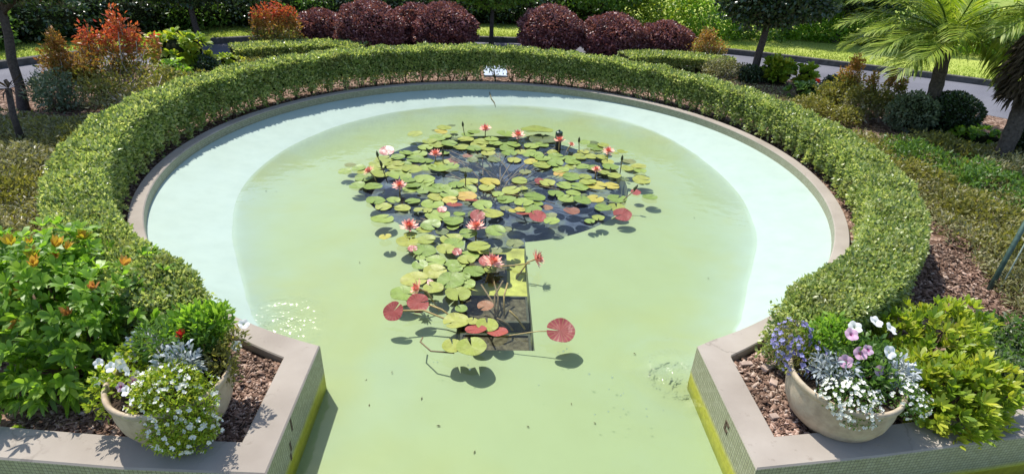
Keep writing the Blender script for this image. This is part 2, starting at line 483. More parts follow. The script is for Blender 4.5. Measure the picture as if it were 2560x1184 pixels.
# floor height: a shallow dish that rises out of the water near its rim
SH_T = np.radians([-180, -165, -153, -140, -130, -124, -116, -112, -90, -68, -62, -54, -51, -44, -31, -15, 6, 24, 46, 59, 71, 91, 114, 134, 152, 172, 180])
SH_R = 1.5 * np.array([2.85, 2.86, 2.90, 2.99, 3.15, 3.36, 3.55, 3.75, 4.2, 3.75, 3.55, 3.38, 3.2, 3.06, 2.97, 2.88, 2.84, 2.95, 3.22, 3.30, 3.30, 3.20, 3.11, 2.98, 2.90, 2.84, 2.85])
_st = np.linspace(-PI, PI, 721); _sr = np.interp(_st, SH_T, SH_R)
_k = np.exp(-0.5 * (np.arange(-30, 31) / 11.0) ** 2); _k /= _k.sum()
_sr = np.convolve(np.concatenate([_sr[-31:-1], _sr, _sr[1:31]]), _k, 'valid')      # smooth shoreline
def shore(t): return np.interp(t, _st, _sr)
def floor_z(x, y):
    r = math.hypot(x, y); t = math.atan2(y, x)
    if y < -4.95 and r > 4.9: return -0.565
    s = float(shore(t)) - r
    if s >= 0: return ZW - 0.175 * (1 - math.exp(-s / 0.42))
    k = min(1.0, -s / max(0.2, R - float(shore(t))))
    return ZW + 0.24 * k

PCX, PCY, PR = 0.0, 0.42, 2.45           # round pit
SX0, SX1, SY0 = -0.47, 0.43, -4.49       # slot that runs from it
pit = []
t_r = -math.acos((SX1 - PCX) / PR); t_l = -math.acos((SX0 - PCX) / PR)
NP = 90
for i in range(NP + 1):
    t = t_r + (t_l + 2 * PI - t_r) * i / NP
    pit.append((PCX + PR * math.cos(t), PCY + PR * math.sin(t)))
slot_left = [(SX0, y) for y in np.linspace(pit[-1][1], SY0, 10)[1:]]
slot_right = [(SX1, y) for y in np.linspace(SY0, pit[0][1], 10)[:-1]]
PIT = pit + slot_left + slot_right       # counter-clockwise

def inside(poly, P):
    poly = np.asarray(poly); x, y = P[:, 0], P[:, 1]
    c = np.zeros(len(P), bool); j = len(poly) - 1
    for i in range(len(poly)):
        xi, yi = poly[i]; xj, yj = poly[j]
        if yi != yj:
            c ^= ((yi > y) != (yj > y)) & (x < (xj - xi) * (y - yi) / (yj - yi) + xi)
        j = i
    return c

def cdt(boundaries, pts, keep):
    V = []; E = []
    for b in boundaries:
        n0 = len(V); V += [Vector(p) for p in b]
        E += [(n0 + i, n0 + (i + 1) % len(b)) for i in range(len(b))]
    V += [Vector(p) for p in pts]
    vo, eo, fo, *_ = delaunay_2d_cdt(V, E, [], 0, 1e-5)
    v = np.array([(p.x, p.y) for p in vo]); f = [tuple(t) for t in fo]
    c = np.array([v[list(t)].mean(0) for t in f])
    k = keep(c)
    out = []
    for t, kk in zip(f, k):
        if kk:
            a, b, d = v[t[0]], v[t[1]], v[t[2]]
            out.append(t if (b[0] - a[0]) * (d[1] - a[1]) - (b[1] - a[1]) * (d[0] - a[0]) > 0 else t[::-1])
    return v, out

UNDER = offset(PATH, 0.06)
POOL = UNDER + [(9.8, -8.2), (-9.5, -8.2)]
pts = []
for r in np.arange(0.2, R, 0.16):
    m = max(8, int(2 * PI * r / 0.22))
    for i in range(m):
        t = 2 * PI * (i + 0.5 * random.random()) / m
        pts.append((r * math.cos(t), r * math.sin(t)))
pts = np.array(pts)
pts = pts[~((pts[:, 1] < -4.9) & (np.hypot(pts[:, 0], pts[:, 1]) > 4.8))]
pc = np.asarray(PIT)
dmin = np.array([np.hypot(pc[:, 0] - p[0], pc[:, 1] - p[1]).min() for p in pts])
pts = pts[(~inside(PIT, pts)) & (dmin > 0.05)]
v, f = cdt([POOL, PIT], pts, lambda c: inside(POOL, c) & ~inside(PIT, c))

basin = empty('pond_basin', (0, 0, 0), 'round concrete pond basin with pale coping, mosaic sides and a sunken keyhole pit', 'pond')
me = mesh_py('floor', [(p[0], p[1], floor_z(*p)) for p in v], f, True)

def floor_mat():
    m, nt, out = new_mat('painted_pond_floor')
    P = pos(nt); sep = nt.nodes.new("ShaderNodeSeparateXYZ"); nt.links.new(P, sep.inputs[0])
    n1 = noise(nt, P, 0.9, 4); n2 = noise(nt, P, 4.0, 5); n3 = noise(nt, P, 40, 3)
    paint = ramp(nt, n2.outputs[0], [(0.3, (0.305, 0.385, 0.335)), (0.55, (0.322, 0.405, 0.352)), (0.72, (0.332, 0.414, 0.359))]).outputs[0]
    # film of algae on the part that lies under water, thicker where it is deeper
    dz = mathn(nt, 'ADD', mathn(nt, 'SUBTRACT', -0.392, sep.outputs[2]), mathn(nt, 'MULTIPLY', mathn(nt, 'SUBTRACT', n1.outputs[0], 0.5), 0.004))
    wet = mathn(nt, 'DIVIDE', dz, 0.02, True)
    deep = mathn(nt, 'DIVIDE', mathn(nt, 'ADD', dz, mathn(nt, 'MULTIPLY', mathn(nt, 'SUBTRACT', n1.outputs[0], 0.5), 0.10)), 0.17, True)
    film = ramp(nt, deep, [(0.0, (0.288, 0.37, 0.322)), (0.25, (0.265, 0.34, 0.28)), (0.65, (0.252, 0.325, 0.225)), (1.0, (0.252, 0.318, 0.175))]).outputs[0]
    n4 = noise(nt, P, 0.55, 3)
    film = mixc(nt, mathn(nt, 'MULTIPLY', mathn(nt, 'DIVIDE', mathn(nt, 'SUBTRACT', n4.outputs[0], 0.47), 0.16, True), 0.5), film, (0.26, 0.30, 0.125))
    c = mixc(nt, wet, paint, film)
    # old tide marks on the dry part and a faint scum line
    st = noise(nt, P, 1.6, 5, 0.6)
    sm = ramp(nt, st.outputs[0], [(0.40, (1, 1, 1)), (0.66, (0.965, 0.962, 0.945))]).outputs[0]
    c = mixc(nt, 1.0, c, sm, 'MULTIPLY')
    sl = mathn(nt, 'SUBTRACT', 1.0, mathn(nt, 'DIVIDE', mathn(nt, 'ABSOLUTE', dz), 0.004), True)
    c = mixc(nt, mathn(nt, 'MULTIPLY', sl, 0.08), c, (0.17, 0.19, 0.13))
    # silt and specks
    sp = ramp(nt, n3.outputs[0], [(0.0, (1, 1, 1)), (0.68, (1, 1, 1)), (0.78, (0.86, 0.86, 0.8))]).outputs[0]
    c = mixc(nt, 0.5, c, sp, 'MULTIPLY')
    bsdf(nt, out, c, 0.7, 0.25)
    return m
M['floor'] = floor_mat()
link('floor', me, M['floor'], basin)

# pit: side walls and bed
M['pitwall'] = plain('pit_wall', (0.17, 0.21, 0.12), 0.8, 0.2, 0.45, 6)
def pitbed_mat():
    m, nt, out = new_mat('pit_bed')
    P = pos(nt)
    n1 = noise(nt, P, 1.4, 4); n2 = noise(nt, P, 7, 4)
    c = ramp(nt, n1.outputs[0], [(0.40, (0.05, 0.07, 0.125)), (0.53, (0.09, 0.12, 0.125)), (0.66, (0.21, 0.25, 0.14))]).outputs[0]
    g = ramp(nt, n2.outputs[0], [(0.35, (0.7, 0.7, 0.7)), (0.65, (1.2, 1.2, 1.15))]).outputs[0]
    c = mixc(nt, 1.0, c, g, 'MULTIPLY')
    bsdf(nt, out, c, 0.8, 0.2)
    return m
M['pitbed'] = pitbed_mat()
M['slotbed'] = plain('slot_bed', (0.34, 0.37, 0.09), 0.8, 0.2, 0.35, 5)
ZP = -0.92; ZS = -0.82
n = len(PIT)
V = [(p[0], p[1], floor_z(*p)) for p in PIT] + [(p[0], p[1], ZP) for p in PIT]
F = [(i, n + i, n + (i + 1) % n, (i + 1) % n) for i in range(n)]
link('pit_wall', mesh_py('pit_wall', V, F), M['pitwall'], basin)
ring = [(PCX + (PR + .02) * math.cos(t), PCY + (PR + .02) * math.sin(t), ZP + 0.02) for t in np.linspace(0, 2 * PI, 72, endpoint=False)]
link('pit_bed', mesh_py('pit_bed', ring, [tuple(range(72))]), M['pitbed'], basin)
link('slot_bed', mesh_py('slot_bed', [(SX0 - .02, SY0 - .02, ZS), (SX1 + .02, SY0 - .02, ZS), (SX1 + .02, -1.75, ZS), (SX0 - .02, -1.75, ZS)], [(0, 1, 2, 3)]), M['slotbed'], basin)
link('slot_step', mesh_py('slot_step', [(SX0 - .02, -1.75, ZS), (SX1 + .02, -1.75, ZS), (SX1 + .02, -1.75, ZP), (SX0 - .02, -1.75, ZP)], [(0, 1, 2, 3)]), M['pitwall'], basin)

# coping: top, bevels and outer face; mosaic face on the water side
n = len(PATH)
V = []
for i in range(n):
    V += [(*PATH[i], -0.014), (*O_IN[i], 0.0), (*O_OUT[i], 0.0), (*O_OUT2[i], -0.012), (*O_OUT2[i], -0.34)]
F = []
for i in range(n - 1):
    for k in range(4):
        a, b = i * 5 + k, (i + 1) * 5 + k
        F.append((a, b, b + 1, a + 1))
link('coping', mesh_py('coping', V, F), M['concrete'], basin)
V = []; F = []; s = 0.0; ss = []
for i in range(n):
    if i: s += (Vector(PATH[i]) - Vector(PATH[i - 1])).length
    ss.append(s)
    V += [(*PATH[i], -0.014), (*PATH[i], -0.62)]
for i in range(n - 1): F.append((2 * i, 2 * i + 1, 2 * i + 3, 2 * i + 2))
me = mesh_py('mosaic_wall', V, F)
uv = me.uv_layers.new(name="UVMap")
for p in me.polygons:
    for li in p.loop_indices:
        vi = me.loops[li].vertex_index
        uv.data[li].uv = (ss[vi // 2], V[vi][2])
link('mosaic_wall', me, M['tile'], basin)
# places where mosaic tiles have fallen off
M['gap'] = plain('bare_mortar', (0.10, 0.075, 0.05), 0.95, 0.1, 0.4, 40)
for (y, z, wy, hz) in ((-5.93, -0.15, 0.03, 0.1), (-5.965, -0.118, 0.06, 0.03), (-5.965, -0.19, 0.05, 0.03)):
    mb = MB(); mb.box((CRX + 0.0035, y, z), (0.012, wy, hz)); mb.build('missing_tile', M['gap'], basin, False)
for (y, z, wy, hz) in ((-6.03, -0.09, 0.028, 0.13), (-6.12, -0.24, 0.03, 0.10), (-6.15, -0.33, 0.03, 0.07)):
    mb = MB(); mb.box((CLX - 0.0035, y, z), (0.012, wy, hz)); mb.build('missing_tile', M['gap'], basin, False)


# sunken planter boxes in the slot
M['crate'] = plain('submerged_crate', (0.055, 0.062, 0.045), 0.85, 0.2, 0.35, 12)
M['cratesoil'] = plain('submerged_soil', (0.085, 0.078, 0.05), 0.95, 0.1, 0.5, 18)
def crate(x0, x1, y0, y1, top, label):
    root = empty('planter_crate', ((x0 + x1) / 2, (y0 + y1) / 2, ZS + 0.01), label, 'crate', 'crates sunk in the pond slot')
    t = 0.03; z0 = ZS + 0.012
    h = top - z0
    for (cx, cy, sx, sy) in (((x0 + x1) / 2, y0 + t / 2, x1 - x0, t), ((x0 + x1) / 2, y1 - t / 2, x1 - x0, t), (x0 + t / 2, (y0 + y1) / 2, t, y1 - y0 - 2 * t), (x1 - t / 2, (y0 + y1) / 2, t, y1 - y0 - 2 * t)):
        mb = MB(); mb.box((cx, cy, z0 + h / 2), (sx, sy, h)); mb.build('side_panel', M['crate'], root, False)
    mb = MB(); mb.box(((x0 + x1) / 2, (y0 + y1) / 2, z0 + h * 0.42), (x1 - x0 - 2 * t, y1 - y0 - 2 * t, h * 0.84)); mb.build('soil', M['cratesoil'], root, False)
crate(-0.43, 0.41, -3.85, -3.28, -0.66, 'dark soil-filled crate sunk mid-way along the pond slot')
crate(-0.43, 0.41, -4.46, -4.07, -0.66, 'dark soil-filled crate sunk at the closed end of the pond slot')
crate(-0.43, 0.15, -2.75, -2.2, -0.66, 'dark crate sunk where the pond slot opens into the round pit')

# water
def water_mat():
    m, nt, out = new_mat('pond_water')
    P = pos(nt)
    n1 = noise(nt, P, 2.2, 2); n2 = noise(nt, P, 9, 2)
    h = mathn(nt, 'ADD', mathn(nt, 'MULTIPLY', n1.outputs[0], 0.012), mathn(nt, 'MULTIPLY', n2.outputs[0], 0.0035))
    nj = noise(nt, P, 13, 3, 0.6); nk = noise(nt, P, 3.5, 2)
    for (jx, jy, fr, amp, fall, chop) in ((-2.42, -4.25, 30, 0.003, 0.85, 0.03), (1.86, -4.95, 27, 0.009, 0.6, 0.035)):
        d = node(nt, "ShaderNodeVectorMath", operation='DISTANCE'); nt.links.new(P, d.inputs[0]); d.inputs[1].default_value = (jx, jy, ZW)
        dd = mathn(nt, 'ADD', d.outputs["Value"], mathn(nt, 'MULTIPLY', nk.outputs[0], 0.14))
        env = mathn(nt, 'POWER', 2.718, mathn(nt, 'MULTIPLY', mathn(nt, 'POWER', mathn(nt, 'DIVIDE', d.outputs["Value"], fall), 2.0), -1.0))
        w = mathn(nt, 'MULTIPLY', mathn(nt, 'MULTIPLY', mathn(nt, 'SINE', mathn(nt, 'MULTIPLY', dd, fr)), amp), env)
        env2 = mathn(nt, 'POWER', 2.718, mathn(nt, 'MULTIPLY', mathn(nt, 'POWER', mathn(nt, 'DIVIDE', d.outputs["Value"], fall * 0.62), 2.0), -1.0))
        c = mathn(nt, 'MULTIPLY', mathn(nt, 'MULTIPLY', nj.outputs[0], chop), env2)
        h = mathn(nt, 'ADD', h, mathn(nt, 'ADD', w, c))
    b = nt.nodes.new("ShaderNodeBump"); b.inputs["Strength"].default_value = 1.0; b.inputs["Distance"].default_value = 1.0
    nt.links.new(h, b.inputs["Height"])
    fr = nt.nodes.new("ShaderNodeFresnel"); fr.inputs[0].default_value = 1.33; nt.links.new(b.outputs[0], fr.inputs[1])
    tr = nt.nodes.new("ShaderNodeBsdfTransparent"); tr.inputs[0].default_value = (0.97, 0.992, 0.95, 1)
    gl = nt.nodes.new("ShaderNodeBsdfGlossy"); gl.inputs["Roughness"].default_value = 0.06; nt.links.new(b.outputs[0], gl.inputs["Normal"])
    mx = nt.nodes.new("ShaderNodeMixShader")
    nt.links.new(fr.outputs[0], mx.inputs[0]); nt.links.new(tr.outputs[0], mx.inputs[1]); nt.links.new(gl.outputs[0], mx.inputs[2])
    nt.links.new(mx.outputs[0], out.inputs[0])
    return m
M['water'] = water_mat()
v, f = cdt([POOL], [], lambda c: inside(POOL, c))
tag(link('water', mesh_py('water', [(p[0], p[1], ZW) for p in v], f), M['water']), kind='structure')

# ------------------------------------------------------------------ ground, road, kerb, lawn
KT = np.radians([-40, -15, 5, 20, 27.5, 35.6, 44.3, 55, 72, 90, 108, 127.7, 144, 150.6, 156.5, 170, 190, 215])
KR = np.array([26, 23, 20.3, 17.8, 16.56, 15.3, 14.45, 13.8, 12.3, 11.75, 12.0, 13.1, 13.6, 13.7, 13.85, 14.4, 15.6, 17])
IR = np.array([20, 17.5, 14.6, 12.9, 12.4, 11.8, 11.0, 10.3, 9.6, 9.35, 9.9, 11.1, 11.6, 11.7, 11.75, 12, 13, 14])
tt = np.linspace(KT[0], KT[-1], 120)
from_k = np.interp(tt, KT, KR); from_i = np.interp(tt, KT, IR)
for _ in range(6):
    from_k[1:-1] = (from_k[:-2] + from_k[1:-1] * 2 + from_k[2:]) / 4; from_i[1:-1] = (from_i[:-2] + from_i[1:-1] * 2 + from_i[2:]) / 4
def polar(r): return np.stack([r * np.cos(tt), r * np.sin(tt)], 1)
K0 = polar(from_k); I0 = polar(from_i); K1 = polar(from_k + 0.16)

def soil_mat():
    m, nt, out = new_mat('mulch_ground')
    P = pos(nt)
    vo = node(nt, "ShaderNodeTexVoronoi"); vo.inputs["Scale"].default_value = 22
    n1 = noise(nt, P, 1.1, 5); n2 = noise(nt, P, 14, 5)
    nt.links.new(P, vo.inputs["Vector"])
    sepc = nt.nodes.new("ShaderNodeSeparateColor"); nt.links.new(vo.outputs["Color"], sepc.inputs[0])
    chip = ramp(nt, sepc.outputs[0], [(0.0, (0.06, 0.035, 0.026)), (0.45, (0.14, 0.088, 0.062)), (0.8, (0.25, 0.17, 0.13)), (1.0, (0.42, 0.31, 0.25))]).outputs[0]
    g = ramp(nt, n1.outputs[0], [(0.35, (0.75, 0.75, 0.75)), (0.65, (1.2, 1.15, 1.1))]).outputs[0]
    c = mixc(nt, 1.0, chip, g, 'MULTIPLY')
    h = mathn(nt, 'ADD', vo.outputs["Distance"], n2.outputs[0])
    ln = node(nt, 'ShaderNodeVectorMath', operation='LENGTH'); nt.links.new(P, ln.inputs[0])
    gr = ramp(nt, n1.outputs[0], [(0.35, (0.19, 0.26, 0.05)), (0.65, (0.28, 0.33, 0.08))]).outputs[0]
    c = mixc(nt, mathn(nt, 'DIVIDE', mathn(nt, 'SUBTRACT', ln.outputs['Value'], 17.0), 3.0, True), c, gr)      # turf beyond the drive
    bsdf(nt, out, c, 0.95, 0.1, h, 0.8, 0.04)
    return m
M['soil'] = soil_mat()
HOLE = O_MID + [(9.8, -8.2), (-9.5, -8.2)]
big = [(600 * math.cos(t), 600 * math.sin(t)) for t in np.linspace(0, 2 * PI, 48, endpoint=False)]
gp = [(r * math.cos(t), r * math.sin(t)) for r in (12, 25, 60, 150) for t in np.linspace(0, 2 * PI, 40, endpoint=False)]
v, f = cdt([big, HOLE], gp, lambda c: ~inside(HOLE, c))
tag(link('ground', mesh_py('ground', [(p[0], p[1], GZ) for p in v], f), M['soil']), kind='structure')

def asphalt_mat():
    m, nt, out = new_mat('asphalt')
    P = pos(nt); n1 = noise(nt, P, 0.7, 4); n2 = noise(nt, P, 60, 3)
    c = ramp(nt, n1.outputs[0], [(0.35, (0.105, 0.105, 0.125)), (0.65, (0.14, 0.14, 0.16))]).outputs[0]
    g = ramp(nt, n2.outputs[0], [(0.3, (0.8, 0.8, 0.8)), (0.7, (1.2, 1.2, 1.2))]).outputs[0]
    bsdf(nt, out, mixc(nt, 1.0, c, g, 'MULTIPLY'), 0.9, 0.3, n2.outputs[0], 0.3, 0.01)
    return m
M['asphalt'] = asphalt_mat()
def ribbon(name, A, zA, B, zB, mat, kind='structure'):
    n = len(A)
    V = [(p[0], p[1], zA) for p in A] + [(p[0], p[1], zB) for p in B]
    return tag(link(name, mesh_py(name, V, [(i + 1, i, n + i, n + i + 1) for i in range(n - 1)]), mat), kind=kind)
ribbon('road', I0, GZ + 0.006, K0, GZ + 0.006, M['asphalt'])
M['kerb'] = plain('kerb_concrete', (0.09, 0.085, 0.08), 0.9, 0.2, 0.35, 6, 0.3)
n = len(K0)
V = [(p[0], p[1], GZ) for p in K0] + [(p[0], p[1], 0.07) for p in K0] + [(p[0], p[1], 0.085) for p in polar(from_k + 0.02)] + [(p[0], p[1], 0.085) for p in K1] + [(p[0], p[1], GZ) for p in K1]
tag(link('kerb', mesh_py('kerb', V, [(k * n + i + 1, k * n + i, (k + 1) * n + i, (k + 1) * n + i + 1) for k in range(4) for i in range(n - 1)]), M['kerb']), kind='structure')
def lawn_mat():
    m, nt, out = new_mat('lawn_turf')
    P = pos(nt); n1 = noise(nt, P, 0.5, 4); n2 = noise(nt, P, 30, 4)
    c = ramp(nt, n1.outputs[0], [(0.35, (0.28, 0.35, 0.065)), (0.65, (0.39, 0.43, 0.11))]).outputs[0]
    g = ramp(nt, n2.outputs[0], [(0.3, (0.7, 0.7, 0.7)), (0.7, (1.25, 1.25, 1.2))]).outputs[0]
    bsdf(nt, out, mixc(nt, 1.0, c, g, 'MULTIPLY'), 0.95, 0.1, n2.outputs[0], 0.6, 0.04)
    return m
M['turf'] = lawn_mat()
Lz = 0.06
prev = polar(from_k + 0.15); pz = Lz
V = []; F = []
rr = [0.15, 1.5, 4, 9, 20, 45]; zz = [0.062, 0.09, 0.12, 0.14, 0.15, -0.3]
for r_, z_ in zip(rr, zz): V += [(p[0], p[1], z_) for p in polar(from_k + r_)]
for k in range(len(rr) - 1):
    F += [(k * n + i + 1, k * n + i, (k + 1) * n + i, (k + 1) * n + i + 1) for i in range(n - 1)]
tag(link('lawn', mesh_py('lawn', V, F, True), M['turf']), kind='structure')
# grass blades near the kerb
ng = 60000
th = rng.uniform(math.radians(5), math.radians(170), ng); rk = np.interp(th, tt, from_k) + 0.13 + 5.5 * rng.random(ng) ** 1.3
Pg = np.stack([rk * np.cos(th), rk * np.sin(th), np.full(ng, 0.055)], 1)
Dg = nrm(unit(ng) * 0.5 + np.array([0, 0, 1.0])); Sg = nrm(np.cross(Dg, unit(ng)))
tag(link('grass', leaf_mesh('grass', Pg, Dg, Sg, rng.uniform(0.05, 0.12, ng), np.full(ng, 0.022), rng.random(ng)), M['grass']), 'short mown grass on the verge beyond the kerb', 'grass', kind='stuff')

# ------------------------------------------------------------------ the clipped ring hedge
HT = np.radians([-62, -45, -20, 0, 30, 60, 90, 135, 180, 215, 242])
HZ = np.array([0.66, 0.66, 0.62, 0.62, 0.66, 0.72, 0.78, 0.80, 0.80, 0.74, 0.70])
HI, HO = 5.67, 6.27
def hedge_ring():
    root = empty('ring_hedge', (0, 6.1, GZ), 'long clipped green box hedge curving round the pond behind its coping', 'hedge')
    t0, t1 = HT[0], HT[-1]
    N = 340000
    # density follows closeness to the camera so that leaves stay fine where they show
    tl = rng.uniform(t0, t1, N * 2)
    cam_d = np.hypot(6.1 * np.cos(tl) + 0.1, 6.1 * np.sin(tl) + 9.4)
    tl = tl[rng.random(len(tl)) < np.clip(5.5 / cam_d, 0.36, 1)][:N]
    n = len(tl)
    zt = np.interp(tl, HT, HZ) + 0.02 * np.sin(tl * 31) + 0.015 * np.sin(tl * 67 + 1)
    W = HO - HI
    H = zt - 0.02
    per = np.array([H * 0.9, np.full(n, W), H * 0.9]).T
    u = rng.random(n) * per.sum(1)
    P = np.zeros((n, 3)); out = np.zeros((n, 3)); r = np.zeros(n); z = np.zeros(n)
    inn = u < per[:, 0]; top = (~inn) & (u < per[:, 0] + per[:, 1]); ou = ~(inn | top)
    hh = rng.random(n) ** 0.7
    r[inn] = HI; z[inn] = GZ + 0.08 + (zt - GZ - 0.08)[inn] * hh[inn]
    r[ou] = HO; z[ou] = GZ + 0.08 + (zt - GZ - 0.08)[ou] * hh[ou]
    r[top] = HI + (u[top] - per[top, 0]) ; z[top] = zt[top]
    er = np.stack([np.cos(tl), np.sin(tl), 0 * tl], 1)
    side = np.where(inn, -1.0, np.where(ou, 1.0, 0.0))
    # rounded shoulders
    k = np.clip((z - (zt - 0.07)) / 0.07, 0, 1) ** 2 * 0.035
    r -= side * k
    e = np.clip(1 - np.minimum(r - HI, HO - r) / 0.06, 0, 1) ** 2 * 0.03 * top
    z -= e
    # plants in the row bulge a little; thin out towards the foot
    ph = np.sin(tl * 6.1 / 0.42 * 2 * PI + 1.3 * np.sin(tl * 9))
    bul = 0.05 * ph + 0.03 * np.sin(tl * 23 + z * 9)
    depth = 0.13 * rng.random(n) ** 1.4
    r += side * (bul * np.clip(1.1 - z / 0.5, 0.15, 1) - depth)
    z -= np.where(top, depth, 0)
    r += rng.normal(0, 0.012, n); z += rng.normal(0, 0.012, n) + (rng.random(n) < 0.02) * rng.uniform(0, 0.07, n) * top
    keep = rng.random(n) < np.clip((z - GZ - 0.05) / 0.27 + 0.28 * ph, 0.03, 1)
    keep &= ~((np.abs(tl - 1.575) < 0.075) & (z < 0.30) & (rng.random(n) < 0.86))      # a thin patch one can look through
    # ends are closed by rounded faces
    ends = np.minimum(tl - t0, t1 - tl) * 6.1
    cl = np.clip(1 - ends / 0.28, 0, 1) ** 2
    mid = (HI + HO) / 2
    r = mid + (r - mid) * (1 - 0.55 * cl); z -= 0.1 * cl
    P = np.stack([r * np.cos(tl), r * np.sin(tl), z], 1)
    out = er * side[:, None] + np.array([0, 0, 1.0]) * (top[:, None] + 0.25)
    P, out = P[keep], nrm(out[keep])
    near = np.hypot(P[:, 0], P[:, 1] + 9.4)
    sz = np.clip(near / 9.0, 0.85, 1.25)
    # end faces
    m = 2600
    for t in (t0, t1):
        rr = rng.uniform(HI + .08, HO - .08, m); z2 = rng.uniform(0.0, 0.62, m) ** 1.0
        jit = rng.uniform(-0.02, 0.03, m) * (1 if t == t1 else -1)
        tp = t + jit
        P = np.concatenate([P, np.stack([rr * np.cos(tp), rr * np.sin(tp), z2], 1)])
        sg = 1 if t == t1 else -1
        o2 = np.tile(np.array([[-math.sin(t) * sg, math.cos(t) * sg, 0.2]]), (m, 1)); out = np.concatenate([out, nrm(o2)]); sz = np.concatenate([sz, np.full(m, 0.85)])
    foliage('foliage', P, out, 0.056 * sz, 0.031 * sz, M['hedge'], root, 0.75, 0.25)
    # dark solid added inside the leaves to block light from showing through
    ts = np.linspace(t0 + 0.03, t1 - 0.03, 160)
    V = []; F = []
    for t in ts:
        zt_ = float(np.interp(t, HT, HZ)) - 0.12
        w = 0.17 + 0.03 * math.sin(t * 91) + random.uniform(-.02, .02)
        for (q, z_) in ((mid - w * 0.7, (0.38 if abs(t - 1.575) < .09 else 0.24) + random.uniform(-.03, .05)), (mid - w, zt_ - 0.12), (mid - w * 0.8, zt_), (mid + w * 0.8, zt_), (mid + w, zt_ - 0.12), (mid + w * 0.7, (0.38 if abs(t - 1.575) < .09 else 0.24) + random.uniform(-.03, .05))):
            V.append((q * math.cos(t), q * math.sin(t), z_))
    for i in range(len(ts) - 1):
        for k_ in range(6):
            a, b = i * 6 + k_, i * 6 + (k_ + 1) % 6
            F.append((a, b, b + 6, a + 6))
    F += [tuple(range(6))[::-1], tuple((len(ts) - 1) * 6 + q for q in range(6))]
    tag(link('dark_core', mesh_py('dark_core', V, F), M['core'], root), kind='stuff')
    # a stem for every plant of the row
    t = t0 + 0.05
    while t < t1:
        mb = MB()
        rr_ = mid + random.uniform(-.05, .05)
        b = Vector((rr_ * math.cos(t), rr_ * math.sin(t), GZ - 0.03))
        for s_ in range(3):
            e_ = b + Vector((random.uniform(-.16, .16), random.uniform(-.16, .16), random.uniform(0.3, 0.42)))
            limb_tube(mb, b, e_, 0.017, 0.008, 0.05, 5, 3)
        mb.build('stem', M['stem'], root)
        t += random.uniform(0.062, 0.075)
hedge_ring()

def hedge_run(label, pts, width, top, n, group):
    """short clipped hedge along a polyline"""
    pts = [Vector((*p, 0)) for p in pts]
    root = empty('clipped_hedge', (pts[0].x, pts[0].y, GZ), label, 'hedge', group)
    seg = [(a, b, (b - a).length) for a, b in zip(pts[:-1], pts[1:])]
    tot = sum(s[2] for s in seg); PP = []; OO = []
    for a, b, l in seg:
        m = int(n * l / tot)
        d = (b - a).normalized(); s = Vector((-d.y, d.x, 0))
        u = rng.random(m) * l; w = rng.uniform(-1, 1, m) * width / 2; face = rng.random(m)
        z = np.full(m, top)
        sd = np.where(face < 0.33, -1.0, np.where(face < 0.66, 1.0, 0.0))
        w = np.where(sd != 0, sd * width / 2, w); z = np.where(sd != 0, GZ + 0.1 + (top - GZ - 0.1) * rng.random(m) ** 0.7, z)
        w = w * (1 - 0.12 * rng.random(m)); z = z - (sd == 0) * 0.08 * rng.random(m) - (np.abs(w) / (width / 2)) ** 6 * 0.05
        PP.append(np.stack([a.x + d.x * u + s.x * w, a.y + d.y * u + s.y * w, z], 1))
        OO.append(np.stack([s.x * sd, s.y * sd, 0.3 + (sd == 0)], 1))
    foliage('foliage', np.concatenate(PP), nrm(np.concatenate(OO)), 0.085, 0.046, M['hedge'], root, 0.75, 0.2)
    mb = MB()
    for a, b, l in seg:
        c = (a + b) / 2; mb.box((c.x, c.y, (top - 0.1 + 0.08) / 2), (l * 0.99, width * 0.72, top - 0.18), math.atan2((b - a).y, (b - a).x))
    tag(mb.build('dark_core', M['core'], root, False), kind='stuff')  # dark boxes added inside to keep light from passing through the hedge
    for i in range(5):
        a, b, l = seg[i % len(seg)]; q = a.lerp(b, (i + 0.5) / 5)
        mb = MB(); limb_tube(mb, (q.x, q.y, GZ - .03), (q.x + .05, q.y, 0.3), 0.02, 0.01, 0.05, 5, 3); mb.build('stem', M['stem'], root)
hedge_run('low clipped hedge running from the ring hedge towards the red-tipped shrub', [(-7.5, 7.3), (-6.3, 8.1), (-5.0, 8.5), (-4.0, 8.2)], 0.9, 0.34, 9000, 'short hedges behind the ring hedge')
hedge_run('low clipped hedge fading into dry twigs below the smallest purple bush', [(3.9, 8.3), (5.2, 8.6), (6.4, 8.3), (7.0, 7.8)], 0.9, 0.34, 9000, 'short hedges behind the ring hedge')

# pale panel that shows through the thin patch of the hedge
M['panel'] = plain('white_paint', (0.36, 0.42, 0.52), 0.6, 0.4, 0.12, 3)
mb = MB(); mb.box((-.05, 6.95, GZ + .055), (.66, .85, .09), .04, (.12, 0)); slab = mb.build('white_slab', M['panel'], None, False)
tag(slab, 'pale bluish-white slab on the ground glimpsed through the thin patch of hedge', 'slab')
_bv = slab.modifiers.new('bevel', 'BEVEL'); _bv.width = .012; _bv.segments = 2

